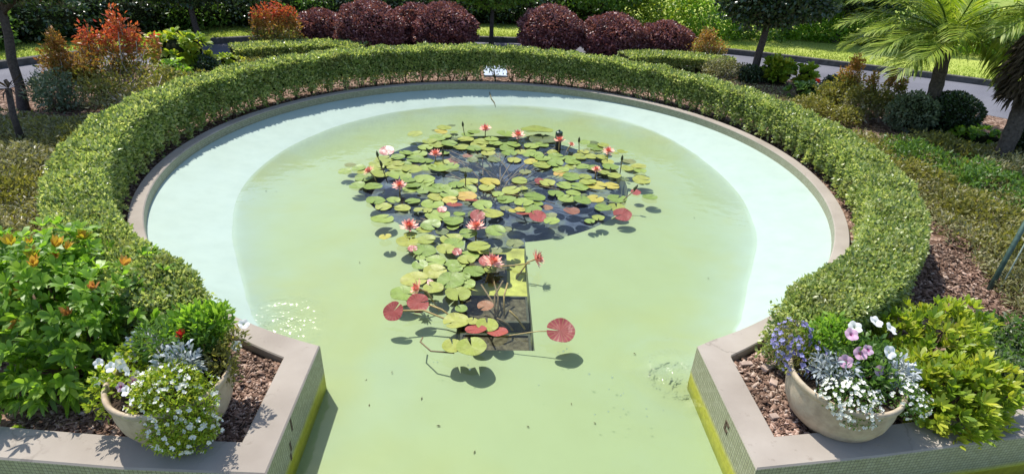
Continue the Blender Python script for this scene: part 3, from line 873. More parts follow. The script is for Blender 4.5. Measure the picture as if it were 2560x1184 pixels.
# ------------------------------------------------------------------ purple domed bushes
PB = [(-5.75, 10.0, 1.12, 0.80, 'small domed purple bush at the end beside the red-tipped shrub'),
      (-4.05, 9.5, 1.50, 1.06, 'tall domed purple bush next to the small one by the red-tipped shrub'),
      (-2.75, 10.6, 1.33, 0.80, 'narrow purple bush squeezed behind and between two larger domes'),
      (-1.75, 10.2, 1.44, 1.06, 'domed purple bush on the red-tipped shrub side of the gap with the thin tree'),
      (1.75, 10.1, 1.50, 1.03, 'rounded reddest purple bush beside the gap with the thin tree'),
      (3.80, 10.0, 1.34, 1.04, 'domed purple bush between the reddest and the lowest purple bush'),
      (5.60, 10.2, 1.13, 0.90, 'lowest purple bush at the end beside the orange twiggy shrub')]
for (x, y, h, w, lab) in PB:
    bush('purple_bush', lab, 'bush', (x, y, GZ), [(0, 0, h * 0.52, w, w * 0.95, h * 0.48), (0, 0, h * 0.33, w * 1.0, w * 0.95, h * 0.36)], int(15000 * w * w), 0.085, 0.055, 'purple', 'purple domed bushes behind the hedge', 'corep', 4, 'stem', 0.75, 0.1, 0.18, 0.075)

# ------------------------------------------------------------------ shrubs in the bed to the left
def twiggy(name, label, base, lobes, n, L, W, mats, twigs, cat='shrub', group=None, tmat='twig', spread=0.5):
    """open shrub: upright coloured plumes above, bare twigs below; mats = [(material, z0, z1)] by height fraction"""
    root = empty(name, base, label, cat, group)
    lo = [(l[0] + base[0], l[1] + base[1], l[2] + base[2], l[3], l[4], l[5]) for l in lobes]
    P, out = lobes_pts(lo, n, 0.85, base[2] + 0.05, 0.2)
    zz = (P[:, 2] - base[2]) / max(l[2] + l[5] for l in lobes) + rng.normal(0, 0.07, len(P))
    for (mt, nm, z0, z1) in mats:
        k = (zz >= z0) & (zz < z1)
        if k.any(): foliage(nm, P[k], out[k], L, W, M[mt], root, 0.4, 0.5)
    for i in range(twigs):
        l = lo[i % len(lo)]; mb = MB()
        b = Vector((base[0] + random.uniform(-1, 1) * spread, base[1] + random.uniform(-1, 1) * spread, base[2] - 0.04))
        e = Vector((l[0] + random.uniform(-.7, .7) * l[3], l[1] + random.uniform(-.7, .7) * l[4], l[2] + random.uniform(-.3, .7) * l[5]))
        limb_tube(mb, b, e, 0.02, 0.006, 0.09, 5, 4)
        m_ = b.lerp(e, 0.5); limb_tube(mb, m_, m_ + Vector((random.uniform(-.3, .3), random.uniform(-.3, .3), random.uniform(.1, .3))), 0.01, 0.004, 0.1, 4, 3)
        mb.build('twig', M[tmat], root)
    return root

twiggy('red_shrub', 'tall red and orange leaved shrub with bare pale twigs at its foot', (-8.3, 3.5, GZ),
       [(-0.75, 0.1, 0.95, 0.16, 0.2, 0.42), (-0.5, 0, 1.15, 0.2, 0.2, 0.4), (-0.2, 0.1, 1.1, 0.2, 0.2, 0.45), (0.1, 0.1, 1.4, 0.19, 0.2, 0.5), (0.4, 0, 1.15, 0.22, 0.2, 0.42), (0.72, 0.2, 1.05, 0.12, 0.14, 0.32), (0, 0, 0.62, 0.75, 0.5, 0.42), (-.4, 0, .75, .4, .3, .4)], 4200, 0.10, 0.04,
       [('olive', 'lower_leaves', -1, 0.42), ('orange', 'middle_leaves', 0.42, 0.6), ('red', 'red_leaves', 0.6, 3)], 18)
twiggy('orange_shrub', 'slim orange-tipped shrub beside the leaning dark tree trunk', (-9.3, 3.0, GZ), [(0, 0, 0.75, 0.35, 0.3, 0.4), (0.1, 0, 1.15, 0.16, 0.16, 0.32), (0.5, 0, 0.6, 0.35, 0.3, 0.4)], 3200, 0.09, 0.04,
       [('olive', 'lower_leaves', -1, 0.45), ('orange', 'orange_leaves', 0.45, 3)], 8)
twiggy('twiggy_shrub', 'sprawling dry shrub of pale bent twigs below the red shrub', (-7.7, 2.3, GZ), [(-0.3, 0, 0.4, 0.6, 0.5, 0.38), (0.5, 0.6, 0.45, 0.6, 0.5, 0.4), (0.3, -.1, .3, .7, .5, .3)], 4500, 0.08, 0.035,
       [('dry', 'dry_leaves', -1, 0.5), ('olive', 'upper_leaves', 0.5, 3)], 18, spread=0.7)
twiggy('red_tipped_shrub', 'conical shrub, yellow-green below and red at the tips, beside the purple bushes', (-6.75, 8.75, GZ),
       [(0, 0, 0.5, 0.75, 0.55, 0.42), (-.5, 0, .85, .2, .2, .4), (-.25, 0, .95, .2, .2, .42), (.1, 0, 1.1, .2, .2, .42), (.42, 0, 1.0, .2, .2, .42), (.62, 0, .85, .16, .16, .4)], 4200, 0.10, 0.045,
       [('olive', 'lower_leaves', -1, 0.42), ('orange', 'middle_leaves', 0.42, 0.7), ('red', 'red_tips', 0.7, 3)], 8, tmat='stem')

def broadleaf(name, label, base, lobes, nw, L, W, mat, tip=None, ntip=0, cat='shrub', group=None, core='core', nl=8, stems=5, arch=0.25, spread=(0.5, 1.15), zmin=0.03, upw=0.55):
    root = empty(name, base, label, cat, group)
    lo = [(l[0] + base[0], l[1] + base[1], l[2] + base[2], l[3], l[4], l[5]) for l in lobes]
    P, out = lobes_pts(lo, nw, 0.35 if core else 0.75, base[2] + zmin, 0.14)
    A = nrm(out + np.array([0, 0, upw]))
    if ntip:
        c = np.argsort(-(P[:, 2] + 0.35 * rng.random(len(P)) - 0.3 * P[:, 1]))[:ntip * 4]
        c = rng.choice(c, ntip, replace=False)
        whorls(tip[0], P[c] + A[c] * L * 0.3, A[c], nl + 3, L * 0.85, W * 0.9, M[tip[1]], root, (0.2, 0.75), arch * 0.2)
        k = np.ones(len(P), bool); k[c] = False; P, A = P[k], A[k]
    whorls('leaves', P, A, nl, L, W, M[mat], root, spread, arch)
    if core:
        mb = MB()
        for l in lo:
            c = list(l[:3]); r = [l[3] * .66, l[4] * .66, l[5] * .66]
            if c[2] - r[2] < base[2]: c[2] = max(c[2], base[2] + r[2] * 0.9 + 0.02)
            mb.blob(c, r)
        tag(mb.build('dark_core', M[core], root), kind='stuff')  # dark blobs added among the leaves to hold light back
    for i in range(stems):
        l = lo[i % len(lo)]; mb = MB()
        limb_tube(mb, (base[0] + random.uniform(-.1, .1), base[1] + random.uniform(-.1, .1), base[2] - .04), (l[0], l[1], l[2] + .2 * l[5]), 0.022, 0.008, 0.06, 5, 4)
        mb.build('stem', M['stem'], root)
    return root

broadleaf('variegated_shrub', 'yellow-green large-leaved shrub beside the red shrub', (-8.1, 5.6, GZ), [(0, 0, 0.62, 0.55, 0.45, 0.42), (-.4, 0, .6, .35, .35, .35), (.35, .1, .65, .3, .3, .32)], 150, 0.22, 0.10, 'lime')
bush('grey_bush', 'grey-green rounded bush at the foot of the leaning dark tree', 'bush', (-9.0, 2.3, GZ), [(0, 0, .4, .5, .45, .42), (-.3, .2, .35, .35, .35, .35)], 3000, .08, .035, 'grey', None, None, 8, 'stem', .6, .1, .7, .25)
broadleaf('green_shrub', 'fresh green leafy plant below the yellow-green shrub', (-7.8, 4.6, GZ), [(0, 0, .3, .35, .3, .3)], 60, .16, .07, 'bright')
bush('dark_bush', 'dark rounded bush below the yellow-green shrub by the road', 'bush', (-7.45, 5.5, GZ), [(0, 0, .25, .36, .33, .28)], 2500, .06, .035, 'dark', None, 'core', 3)
broadleaf('green_shrub', 'low lime green plant at the road edge next to the short hedge', (-7.35, 6.5, GZ), [(0, 0, .18, .4, .3, .2)], 60, .14, .06, 'lime')
bush('mixed_shrub', 'low reddish brown shrub behind the ring hedge near dry twigs', 'shrub', (-6.9, 3.9, GZ), [(0, 0, .25, .5, .4, .26), (.4, .6, .25, .4, .4, .25)], 2600, .07, .035, 'olive', None, None, 6, 'twig', 0.5, .3, .7)
bush('mixed_shrub', 'low mottled shrub between ring hedge and short hedge', 'shrub', (-6.3, 5.6, GZ), [(0, 0, .22, .5, .5, .24)], 2200, .07, .035, 'olive', None, None, 5, 'stem', 0.5, .3, .7)

# withered drooping plant at the edge
root = empty('withered_palm', (-8.3, 0.2, GZ), 'small withered plant with a thin stem and hanging grey leaves', 'plant')
mb = MB(); mb.tube([(-8.3, .2, GZ - .05), (-8.29, .22, .45), (-8.22, .25, .9)], [.06, .05, .045], 8); mb.build('trunk', M['bark'], root)
C_ = np.array([[-8.22, .25, .9]]); whorls('leaves', np.repeat(C_, 3, 0), np.array([[0, 0, 1.], [.3, .1, .8], [-.3, .1, .8]]), 9, .4, .04, M['dead'], root, (0.8, 1.5), 0.55)

# ------------------------------------------------------------------ standard trees inside and beside the drive
tree('standard_tree', 'slim leaning tree with dark crown beside the grey bush and the road', (-9.78, 2.3, GZ), (0.3, 0.0, 0), 1.95, 0.085,
     [(-.2, .2, .75, 1.2, 1.1, .7), (.75, .3, .7, 1.0, .9, .55), (-1.0, 0, .8, .9, .9, .6), (.3, -.1, 1.4, 1.1, 1.0, .7)], 12000, .13, .075, 'dark', 'small trees along the drive', 6, 'core')
tree('standard_tree', 'small dark-crowned tree at the kerb behind the yellow-green shrub', (-9.45, 9.6, GZ), (-0.1, 0, 0), 1.15, 0.09,
     [(0, 0, .75, 1.4, 1.2, .75), (-.8, 0, .7, 1.0, 1.0, .6), (.9, .1, .75, 1.0, 1.0, .6), (0, 0, 1.5, 1.2, 1.1, .8)], 12000, .14, .08, 'dark', 'small trees along the drive', 6, 'core')
tree('standard_tree', 'thin-trunked tree standing in the gap between the purple bushes', (-0.2, 11.45, GZ), (0.03, 0, 0), 1.2, 0.075,
     [(0, 0, .65, 1.3, 1.1, .65), (-.9, 0, .75, .8, .8, .5), (.9, .1, .7, .8, .8, .5), (0, 0, 1.4, 1.1, 1.1, .7)], 9000, .14, .08, 'mid', 'small trees along the drive', 6, 'core')
tree('standard_tree', 'dark round-headed tree with slim trunk beside the yellow-leaved plant', (7.55, 7.25, GZ), (0.05, 0, 0), 1.55, 0.105,
     [(-.1, 0, .55, 1.25, 1.15, .62), (.9, .2, .6, 1.0, .9, .5), (-.75, 0, .75, .8, .8, .5), (0, 0, 1.2, 1.2, 1.1, .7)], 13000, .13, .075, 'dark', 'small trees along the drive', 6, 'core')

# ------------------------------------------------------------------ shrubs in the bed to the right
bush('dark_bush', 'dark low bush around the foot of the round-headed tree', 'bush', (7.75, 7.0, GZ), [(-.4, 0, .2, .35, .3, .26), (.3, 0, .25, .4, .3, .3)], 3200, .07, .04, 'dark', None, 'core', 3)
broadleaf('variegated_shrub', 'upright plant with pale yellow-edged leaves by the round-headed tree', (8.05, 6.9, GZ), [(0, 0, .35, .35, .3, .36)], 60, .26, .10, 'lime', upw=1.2, spread=(.2, .7))
broadleaf('variegated_shrub', 'smaller yellow-leaved plant next to the road and the dark low bush', (8.75, 6.6, GZ), [(0, 0, .3, .25, .25, .28)], 40, .22, .09, 'lime', upw=1.2, spread=(.2, .7))
root = broadleaf('flowering_plant', 'low leafy plant with a single red flower behind the ring hedge', (8.1, 5.2, GZ), [(0, 0, .2, .4, .35, .2), (.5, -.2, .2, .3, .3, .2)], 60, .18, .08, 'mid')
Cf = np.array([[8.2, 5.0, 0.42]]); whorls('flower', np.repeat(Cf, 3, 0), unit(3) * .6 + np.array([0, -.3, 1]), 8, .11, .06, M['red_fl'], root, (.2, 1.3), 0)
bush('dark_bush', 'dark mounded bush by the road beside the smaller yellow-leaved plant', 'bush', (9.6, 6.2, GZ), [(0, 0, .2, .5, .35, .25)], 2500, .07, .04, 'dark', None, 'core', 3)
twiggy('orange_shrub', 'upright rust-tipped shrub with thin bare stem', (8.6, 4.3, GZ), [(0, 0, .7, .3, .3, .4), (.05, 0, 1.05, .16, .16, .3), (-.2, 0, .4, .5, .4, .3)], 2800, .09, .04, [('olive', 'lower_leaves', -1, .6), ('orange', 'rust_tips', .6, 3)], 7, tmat='stem')
twiggy('orange_shrub', 'wide rust and green shrub with pale twigs beside the grey bush', (8.9, 3.5, GZ), [(0, 0, .38, .6, .5, .34), (-.25, 0, .8, .12, .12, .32), (.15, 0, .9, .1, .1, .32), (.45, 0, .75, .12, .12, .32), (-.5, .1, .5, .2, .2, .3)], 4200, .085, .04, [('dry', 'lower_leaves', -1, .38), ('olive', 'middle_leaves', .38, .68), ('orange', 'rust_tips', .68, 3)], 14)
bush('grey_bush', 'grey-green rounded bush with pale twigs beside the leaning palm trunk', 'bush', (9.25, 2.7, GZ), [(0, 0, .42, .5, .45, .44)], 3400, .07, .04, 'grey', None, 'core', 8, 'twig')
bush('round_bush', 'dark clipped round bush between the two palm trunks', 'bush', (10.15, 2.75, GZ), [(0, 0, .42, .64, .55, .46)], 7000, .06, .035, 'dark', 'dark round bushes by the palms', 'core', 3, 'stem', .6, .1, .16, .04)
bush('round_bush', 'dark clipped round bush behind the shaggy palm trunk', 'bush', (10.75, 0.9, GZ), [(0, 0, .40, .6, .55, .46)], 6000, .06, .035, 'dark', 'dark round bushes by the palms', 'core', 3, 'stem', .6, .1, .16, .04)
bush('mixed_shrub', 'dry twiggy shrub at the end of the short hedge near the road', 'shrub', (6.6, 7.3, GZ), [(0, 0, .28, .6, .4, .3), (.6, -.1, .22, .4, .3, .24)], 3000, .07, .035, 'dry', None, None, 10, 'twig', 0.5, .3, .7)
twiggy('orange_shrub', 'thin orange twiggy shrub beside the lowest purple bush', (6.6, 9.2, GZ), [(0, 0, .45, .45, .35, .4), (.1, 0, .85, .3, .25, .3), (.5, 0, .4, .3, .3, .35)], 2800, .08, .035, [('olive', 'lower_leaves', -1, .4), ('orange', 'orange_leaves', .4, 3)], 8)
bush('mixed_shrub', 'low olive shrub between ring hedge and rust-tipped shrub', 'shrub', (7.6, 3.8, GZ), [(0, 0, .2, .5, .5, .24), (.4, -.7, .2, .4, .4, .22)], 2600, .07, .035, 'olive', None, None, 5, 'stem', 0.5, .3, .7)
broadleaf('green_shrub', 'bright green low plant between road and shaggy palm', (10.3, 1.9, GZ), [(0, 0, .14, .6, .4, .18)], 70, .15, .06, 'bright')

# ------------------------------------------------------------------ palms
def frond(mb, base, az, el, L, droop, leafs, w, rnds, sway):
    """returns leaflet arrays and adds the rachis to mb"""
    pts = []; seg = 10
    d = Vector((math.cos(az) * math.cos(el), math.sin(az) * math.cos(el), math.sin(el)))
    p = Vector(base)
    for i in range(seg + 1):
        pts.append(p.copy())
        d = (d + Vector((sway[0], sway[1], -droop)) * (0.5 + i / seg) / seg * 1.4).normalized()
        p = p + d * (L / seg)
    mb.tube(pts, [0.018 * (1 - 0.85 * i / seg) + 0.003 for i in range(seg + 1)], 5)
    P = []; D = []; S = []; Ls = []
    for i in range(leafs):
        f = 0.12 + 0.88 * (i + 0.5) / leafs; k = min(seg - 1, int(f * seg)); q = pts[k].lerp(pts[k + 1], f * seg - k)
        t = (pts[k + 1] - pts[k]).normalized(); s = t.cross(Vector((0, 0, 1)))
        if s.length < .05: s = Vector((1, 0, 0))
        s.normalize(); u = s.cross(t)
        for sg in (-1, 1):
            dd = (t * 0.85 + s * sg * 0.75 + u * random.uniform(-.05, .3) + Vector((sway[0], sway[1], 0)) * .35).normalized()
            P.append(q); D.append(dd); S.append(dd.cross(u).normalized() if dd.cross(u).length > .01 else s); Ls.append(L * 0.36 * math.sin(PI * (0.12 + 0.80 * f)) * random.uniform(.8, 1.15))
    return P, D, S, Ls

def palm(name, label, base, lean, h, r0, r1, nf, L, mat, sway, group, skirt=None, els=(-.2, 1.2), leafs=38):
    root = empty(name, base, label, 'palm', group)
    b = Vector(base); top = b + Vector((lean[0], lean[1], h))
    mb = MB(); pts = [b - Vector((0, 0, .1))]; rad = [r0 * 1.25]
    for i in range(1, 15):
        t = i / 14; q = b.lerp(top, t) + Vector((lean[0], lean[1], 0)) * (t * t - t) * 0.7
        pts.append(q); rad.append((r0 + (r1 - r0) * t) * (1.0 + (0.07 if i % 2 else -0.04)))
    mb.tube(pts, rad, 11); mb.build('trunk', M['palmbark'], root)
    for k in range(nf):
        az = 2 * PI * k / nf * 1.0 + random.uniform(-.25, .25) + k * 2.4; el = random.uniform(*els)
        mb = MB(); P, D, S, Ls = frond(mb, top, az, el, L * random.uniform(.85, 1.15), random.uniform(.55, 1.0), leafs, .03, None, sway)
        fr = mb.build('frond', M['palm'] if mat == 'palm' else M[mat], root)
        n = len(P); o = link('leaflets', leaf_mesh('leaflets', np.array(P), np.array(D), np.array(S), np.array(Ls), np.full(n, .034), np.clip(rng.beta(1.5, 1.8, n) , 0, 1), True, .25), M[mat], fr); o['kind'] = 'stuff'
    if skirt:
        n = skirt[2]; t = rng.random(n); a = rng.random(n) * 6.283
        rr = r1 + .05 + skirt[3] * np.sin(PI * np.clip(t, .05, .95)) * rng.random(n)
        P = np.stack([top.x + lean[0] * (t - 1) * skirt[0] + rr * np.cos(a), top.y + rr * np.sin(a), top.z - skirt[0] * t + skirt[1]], 1)
        out = np.stack([np.cos(a), np.sin(a), -0.9 + 0 * a], 1)
        foliage('dead_leaf_skirt', P, nrm(out), .22, .045, M['dead'], root, 1.6, -.5, True)
    return root
palm('palm', 'green feather palm with leaning bare trunk and wind-blown fronds beside the road', (9.75, 2.85, GZ), (-0.15, 0.15), 2.0, 0.15, 0.12, 32, 2.1, 'palm', (-0.5, 0.0), 'palms by the drive', None, (0.12, 1.25), 46)
palm('palm', 'dark shaggy-trunked palm in front of the round bush by the road', (9.85, 0.75, GZ), (-0.12, 0.1), 2.75, 0.14, 0.15, 20, 1.8, 'palm', (-0.25, 0.1), 'palms by the drive', (1.55, 0.1, 1900, .24), (.0, 1.2), 38)

# ------------------------------------------------------------------ ground cover: too fine to count
def cover(name, label, poly, n, L, W, mat, hz, long=True):
    P = []; poly = np.asarray(poly, float); lo = poly.min(0); hi = poly.max(0)
    while len(P) < n:
        q = rng.uniform(lo, hi, (n, 2)); q = q[inside(poly, q)]; P += list(q)
    P = np.array(P[:n])
    hh = hz * (0.35 + 0.65 * (0.5 + 0.25 * np.sin(P[:, 0] * 3.1 + np.sin(P[:, 1] * 2.3) * 2) + 0.25 * np.sin(P[:, 1] * 4.3 + P[:, 0] * 1.7))) 
    z = GZ + hh * rng.random(n) ** 0.6
    P3 = np.stack([P[:, 0], P[:, 1], z], 1)
    o = foliage(name, P3, np.tile([[0, 0, 1.0]], (n, 1)), L, W, M[mat], None, .6, .15, long)
    return tag(o, label, 'ground cover', kind='stuff')
CR = [(6.6, 1.2), (7.6, 1.9), (9.3, 1.7), (11.5, 1.2), (13, -1), (10, -4), (7.4, -5.0), (6.8, -3.6), (6.35, -2.6), (6.6, -1.0)]
cover('ground_cover', 'dry tangled ground cover between the ring hedge and the palms', CR, 34000, .11, .022, 'dry', .30)
cover('ground_cover', 'green sprigs growing through the dry tangle by the palms', CR, 11000, .09, .03, 'olive', .32)
cover('ground_cover', 'thin dry weeds over the mulch around the leaning garden stake', [(6.4, -3.0), (8, -2.5), (9, -5), (6.4, -4.9), (5.9, -4.4)], 9000, .11, .022, 'dry', .22)
cover('ground_cover', 'feathery grey-green ground cover beyond the glossy bright green shrubs', [(4.9, -4.6), (5.6, -4.9), (7.4, -4.2), (7.6, -5.4), (5.2, -5.8), (4.8, -5.3)], 12000, .13, .02, 'grey', .42)
cover('ground_cover', 'fresh green feathery sprigs beyond the glossy bright green shrubs', [(4.9, -4.6), (5.6, -4.9), (7.4, -4.2), (7.6, -5.4), (5.2, -5.8), (4.8, -5.3)], 9000, .12, .025, 'mid', .46)
CLf = [(-6.5, .6), (-7.4, 1.6), (-9.6, 1.5), (-11, -.5), (-8.5, -4.2), (-5.6, -4.5), (-5.6, -3.4), (-6.3, -1.8), (-6.6, -.4)]
cover('ground_cover', 'dry greyish ground cover beside the ring hedge and withered plant', CLf, 22000, .11, .022, 'dry', .30)
cover('ground_cover', 'green sprigs in the dry cover beside the withered plant', CLf, 9000, .09, .03, 'olive', .34)
cover('leaf_litter', 'scattered dry leaves and low weeds behind the far hedge', [(-6.9, 4.2), (-5.5, 6.5), (-3, 8), (0, 8.7), (3, 8), (5.6, 6.2), (6.8, 3.2), (8.5, 3), (8.3, 6), (6, 7.3), (3, 9.2), (0, 9.2), (-3, 9.0), (-6, 7.5), (-7.6, 5)], 8000, .07, .03, 'dry', .1)

for (x, y, w, h, mt) in [(7.0, .9, .55, .42, 'olive'), (7.9, .6, .6, .46, 'mid'), (8.9, 1.2, .6, .4, 'olive'), (7.2, -.5, .6, .42, 'olive'), (8.3, -.6, .7, .5, 'mid'), (9.4, -.2, .7, .42, 'dry'), (7.3, -1.8, .6, .38, 'olive'), (8.6, -1.9, .7, .44, 'mid'), (7.2, -2.9, .5, .3, 'olive'), (10.4, -1.2, .7, .45, 'olive'), (8.2, -3.4, .6, .4, 'mid')]:
    bush('low_shrub', {'olive': 'loose low olive shrub in the tangled ground cover by the palms', 'mid': 'loose low green shrub in the tangled ground cover by the palms', 'dry': 'loose low dry shrub in the tangled ground cover beside the shaggy palm'}[mt], 'shrub', (x, y, GZ), [(0, 0, h * .45, w, w * .9, h * .55), (.3 * w, -.3 * w, h * .35, w * .7, w * .7, h * .45)], int(5200 * w), .085, .03, mt, 'loose shrubs by the palms', None, 5, 'stem', .5, .3, .8, .25)
for (x, y, w, h, mt) in [(-7.2, .3, .55, .4, 'olive'), (-7.6, -.9, .6, .42, 'dry'), (-7.0, -1.9, .5, .36, 'olive'), (-8.6, -.8, .6, .42, 'olive'), (-6.6, -3.0, .5, .36, 'dry'), (-7.6, -2.6, .6, .4, 'mid')]:
    bush('low_shrub', {'olive': 'loose low olive shrub in the dry cover by the withered plant', 'mid': 'loose low green shrub in the dry cover near the orange-tipped shrub', 'dry': 'loose low dry shrub in the dry cover by the withered plant'}[mt], 'shrub', (x, y, GZ), [(0, 0, h * .45, w, w * .9, h * .55), (.3 * w, -.3 * w, h * .35, w * .7, w * .7, h * .45)], int(5200 * w), .085, .03, mt, 'loose shrubs by the withered plant', None, 5, 'twig', .5, .3, .8, .25)

# ------------------------------------------------------------------ trees and bushes beyond the lawn
BT = [(-22, 8.0, 'dense dark evergreen tree at the bend of the verge beyond the slim leaning tree'), (-17.6, 10.8, 'broad dark tree shading the verge beyond the slim leaning tree'),
      (-14.2, 13.6, 'dark leafy tree standing beyond the kerb behind the red shrub'), (-10.4, 15.2, 'dark leafy tree beyond the kerb behind the small dark-crowned tree'),
      (-6.4, 15.9, 'dark leafy tree beyond the kerb behind the tall purple dome'), (-2.3, 17.0, 'dark tree in the shade behind the thin-trunked tree'), (2.2, 17.2, 'dark tree in the shade behind the reddest purple bush')]
for i, (x, y, lab) in enumerate(BT):
    s = 1 + .12 * math.sin(i * 2.1)
    q_ = 1 + 2.2 / math.hypot(x, y); x, y = x * q_, y * q_
    tree('shade_tree', lab, (x, y, 0.05), (random.uniform(-.2, .2), 0, 0), 1.1, .2,
         [(0, 0, 1.0, 2.3 * s, 2.0, 1.6), (-1.2, .4, 2.6, 1.9, 1.8, 1.5), (1.2, .3, 2.7, 1.9, 1.8, 1.5), (0, .5, 3.4, 1.9, 1.8, 1.3)], 11000, .2, .115, 'dark', 'trees beyond the lawn', 6, 'core', .6, .35)
UB = []
def verge(th, d): 
    r_ = float(np.interp(math.radians(th), tt, from_k)) + d
    return r_ * math.cos(math.radians(th)), r_ * math.sin(math.radians(th))
for (th, d, w, h, mt, lab) in [(163, 2.4, 1.4, 1.5, 'dark', 'dark undergrowth bush at the far bend of the verge'), (155, 2.6, 1.4, 1.5, 'mid', 'green undergrowth bush on the verge beyond the slim leaning tree'),
      (148, 2.7, 1.4, 1.5, 'dark', 'dark undergrowth bush on the verge behind the orange-tipped slim shrub'), (141, 2.7, 1.5, 1.5, 'dark', 'dark undergrowth bush on the verge behind the red shrub'),
      (134, 2.6, 1.4, 1.5, 'mid', 'green undergrowth bush behind the yellow-green large-leaved shrub'), (127, 2.6, 1.4, 1.4, 'dark', 'dark undergrowth bush behind the small dark-crowned tree'),
      (120, 2.7, 1.4, 1.4, 'mid', 'green undergrowth bush behind the red-tipped conical shrub'), (113, 2.8, 1.4, 1.4, 'dark', 'dark undergrowth bush behind the small purple dome'),
      (106, 3.0, 1.4, 1.4, 'dark', 'dark undergrowth bush behind the tall purple dome'), (98.5, 3.3, 1.5, 1.5, 'dark', 'dark undergrowth bush behind the narrow squeezed purple bush'),
      (91, 3.5, 1.5, 1.5, 'dark', 'dark undergrowth bush straight behind the thin-trunked tree'), (83.5, 3.6, 1.5, 1.5, 'dark', 'dark undergrowth bush behind the reddest purple bush'), (76.5, 3.4, 1.4, 1.7, 'mid', 'green bush behind the reddest purple bush'),
      (70, 2.8, 1.2, 1.9, 'mid', 'green bush behind the middle purple dome'), (64.5, 2.3, 1.2, 2.0, 'lime', 'tall sunlit yellow-green bush behind the lowest purple bush'), (59, 2.2, 1.3, 2.1, 'bright', 'tall sunlit bright green bush beyond the orange twiggy shrub'),
      (54, 2.7, 1.3, 1.9, 'mid', 'sunlit green bush beyond the round-headed tree'), (49, 4.2, 1.4, 1.3, 'bright', 'low bright green bush between two background trunks'),
      (44.5, 4.8, 1.4, 1.4, 'bright', 'low bright green bush beside the stout background trunk'), (40, 5.2, 1.6, 1.8, 'mid', 'green bush beyond the lawn behind the palm fronds'), (35, 5.6, 1.7, 1.7, 'bright', 'bright bush at the lawn edge behind the shaggy palm'), (30, 6, 1.7, 1.7, 'mid', 'green bush at the lawn edge furthest along the drive')]:
    x, y = verge(th, d)
    bush('verge_bush', lab, 'bush', (x, y, 0.06), [(0, 0, h * .5, w, w * .8, h * .52), (-.5 * w, .1, h * .4, w * .7, w * .7, h * .45), (.5 * w, 0, h * .42, w * .7, w * .7, h * .45)], int(4200 * w), .13, .075, mt, 'bushes along the lawn edge', 'core' if mt == 'dark' or th > 75 else None, 4, 'stem', .6, .1, .3, .18)
tree('lawn_tree', 'stout leaning trunk with dark low crown beyond the verge', (13.1, 13.2, .06), (.35, 0, 0), 1.0, .17, [(0, 0, .9, 1.7, 1.4, .8), (-.9, 0, 1.0, 1.1, 1.1, .7), (1.2, .2, 1.0, 1.2, 1.2, .8), (0, 0, 2, 1.7, 1.5, 1)], 11000, .15, .085, 'dark', 'trees on the verge', 6, 'core')
tree('lawn_tree', 'short dark trunk with low crown beside the stout leaning trunk', (11.5, 13.9, .06), (0, 0, 0), .95, .13, [(0, 0, .8, 1.3, 1.2, .7), (0, 0, 1.7, 1.5, 1.3, .9)], 7000, .15, .085, 'dark', 'trees on the verge', 4, 'core')
tree('lawn_tree', 'leafy tree with thin trunk behind the middle purple dome', (4.0, 13.6, .06), (0, 0, 0), .9, .07, [(0, 0, .7, 1.3, 1.1, .7), (-.8, 0, .9, .9, .9, .6), (.8, 0, .8, .9, .9, .6)], 6500, .15, .085, 'mid', 'trees on the verge', 5)

# ------------------------------------------------------------------ water lilies
def pad_mat(name, stops, rough=0.42):
    m, nt, out = new_mat(name)
    oi = nt.nodes.new("ShaderNodeObjectInfo")
    r = ramp(nt, oi.outputs["Random"], [(i / (len(stops) - 1), c) for i, c in enumerate(stops)])
    tc = nt.nodes.new("ShaderNodeTexCoord")
    n = noise(nt, tc.outputs["Object"], 3.0, 4)
    v = ramp(nt, n.outputs[0], [(0.32, (0.7, 0.62, 0.5)), (0.5, (1, 1, 1)), (0.75, (1.15, 1.1, 0.9))]).outputs[0]
    c = mixc(nt, 0.8, r.outputs[0], v, 'MULTIPLY')
    # veins radiate from the notch
    sep = nt.nodes.new("ShaderNodeSeparateXYZ"); nt.links.new(tc.outputs["Object"], sep.inputs[0])
    an = mathn(nt, 'ARCTAN2', sep.outputs[1], sep.outputs[0])
    ve = mathn(nt, 'POWER', mathn(nt, 'ABSOLUTE', mathn(nt, 'COSINE', mathn(nt, 'MULTIPLY', an, 9.0))), 14.0)
    c = mixc(nt, mathn(nt, 'MULTIPLY', ve, 0.22), c, (0.42, 0.45, 0.14))
    p = bsdf(nt, out, c, rough, 0.5, n.outputs[0], 0.15, 0.05)
    tl = nt.nodes.new('ShaderNodeBsdfTranslucent'); nt.links.new(c, tl.inputs[0])
    mx = nt.nodes.new('ShaderNodeMixShader'); mx.inputs[0].default_value = 0.25
    nt.links.new(p.outputs[0], mx.inputs[1]); nt.links.new(tl.outputs[0], mx.inputs[2]); nt.links.new(mx.outputs[0], out.inputs[0])
    return m
M['pad_g'] = pad_mat('lily_pad_green', [(0.16, 0.25, 0.035), (0.21, 0.31, 0.05), (0.27, 0.36, 0.065)])
M['pad_y'] = pad_mat('lily_pad_yellow_green', [(0.24, 0.30, 0.045), (0.30, 0.35, 0.055), (0.34, 0.36, 0.065)])
M['pad_o'] = pad_mat('lily_pad_yellow', [(0.40, 0.38, 0.05), (0.46, 0.38, 0.06), (0.48, 0.31, 0.07)])
M['pad_d'] = pad_mat('lily_pad_dull', [(0.10, 0.14, 0.05), (0.16, 0.20, 0.07), (0.22, 0.24, 0.09)])
M['pad_r'] = pad_mat('lily_pad_red', [(0.26, 0.05, 0.05), (0.34, 0.06, 0.06), (0.40, 0.08, 0.06)], 0.35)
M['pad_s'] = pad_mat('lily_pad_brown_red', [(0.28, 0.09, 0.05), (0.32, 0.13, 0.06), (0.30, 0.16, 0.07)], 0.5)
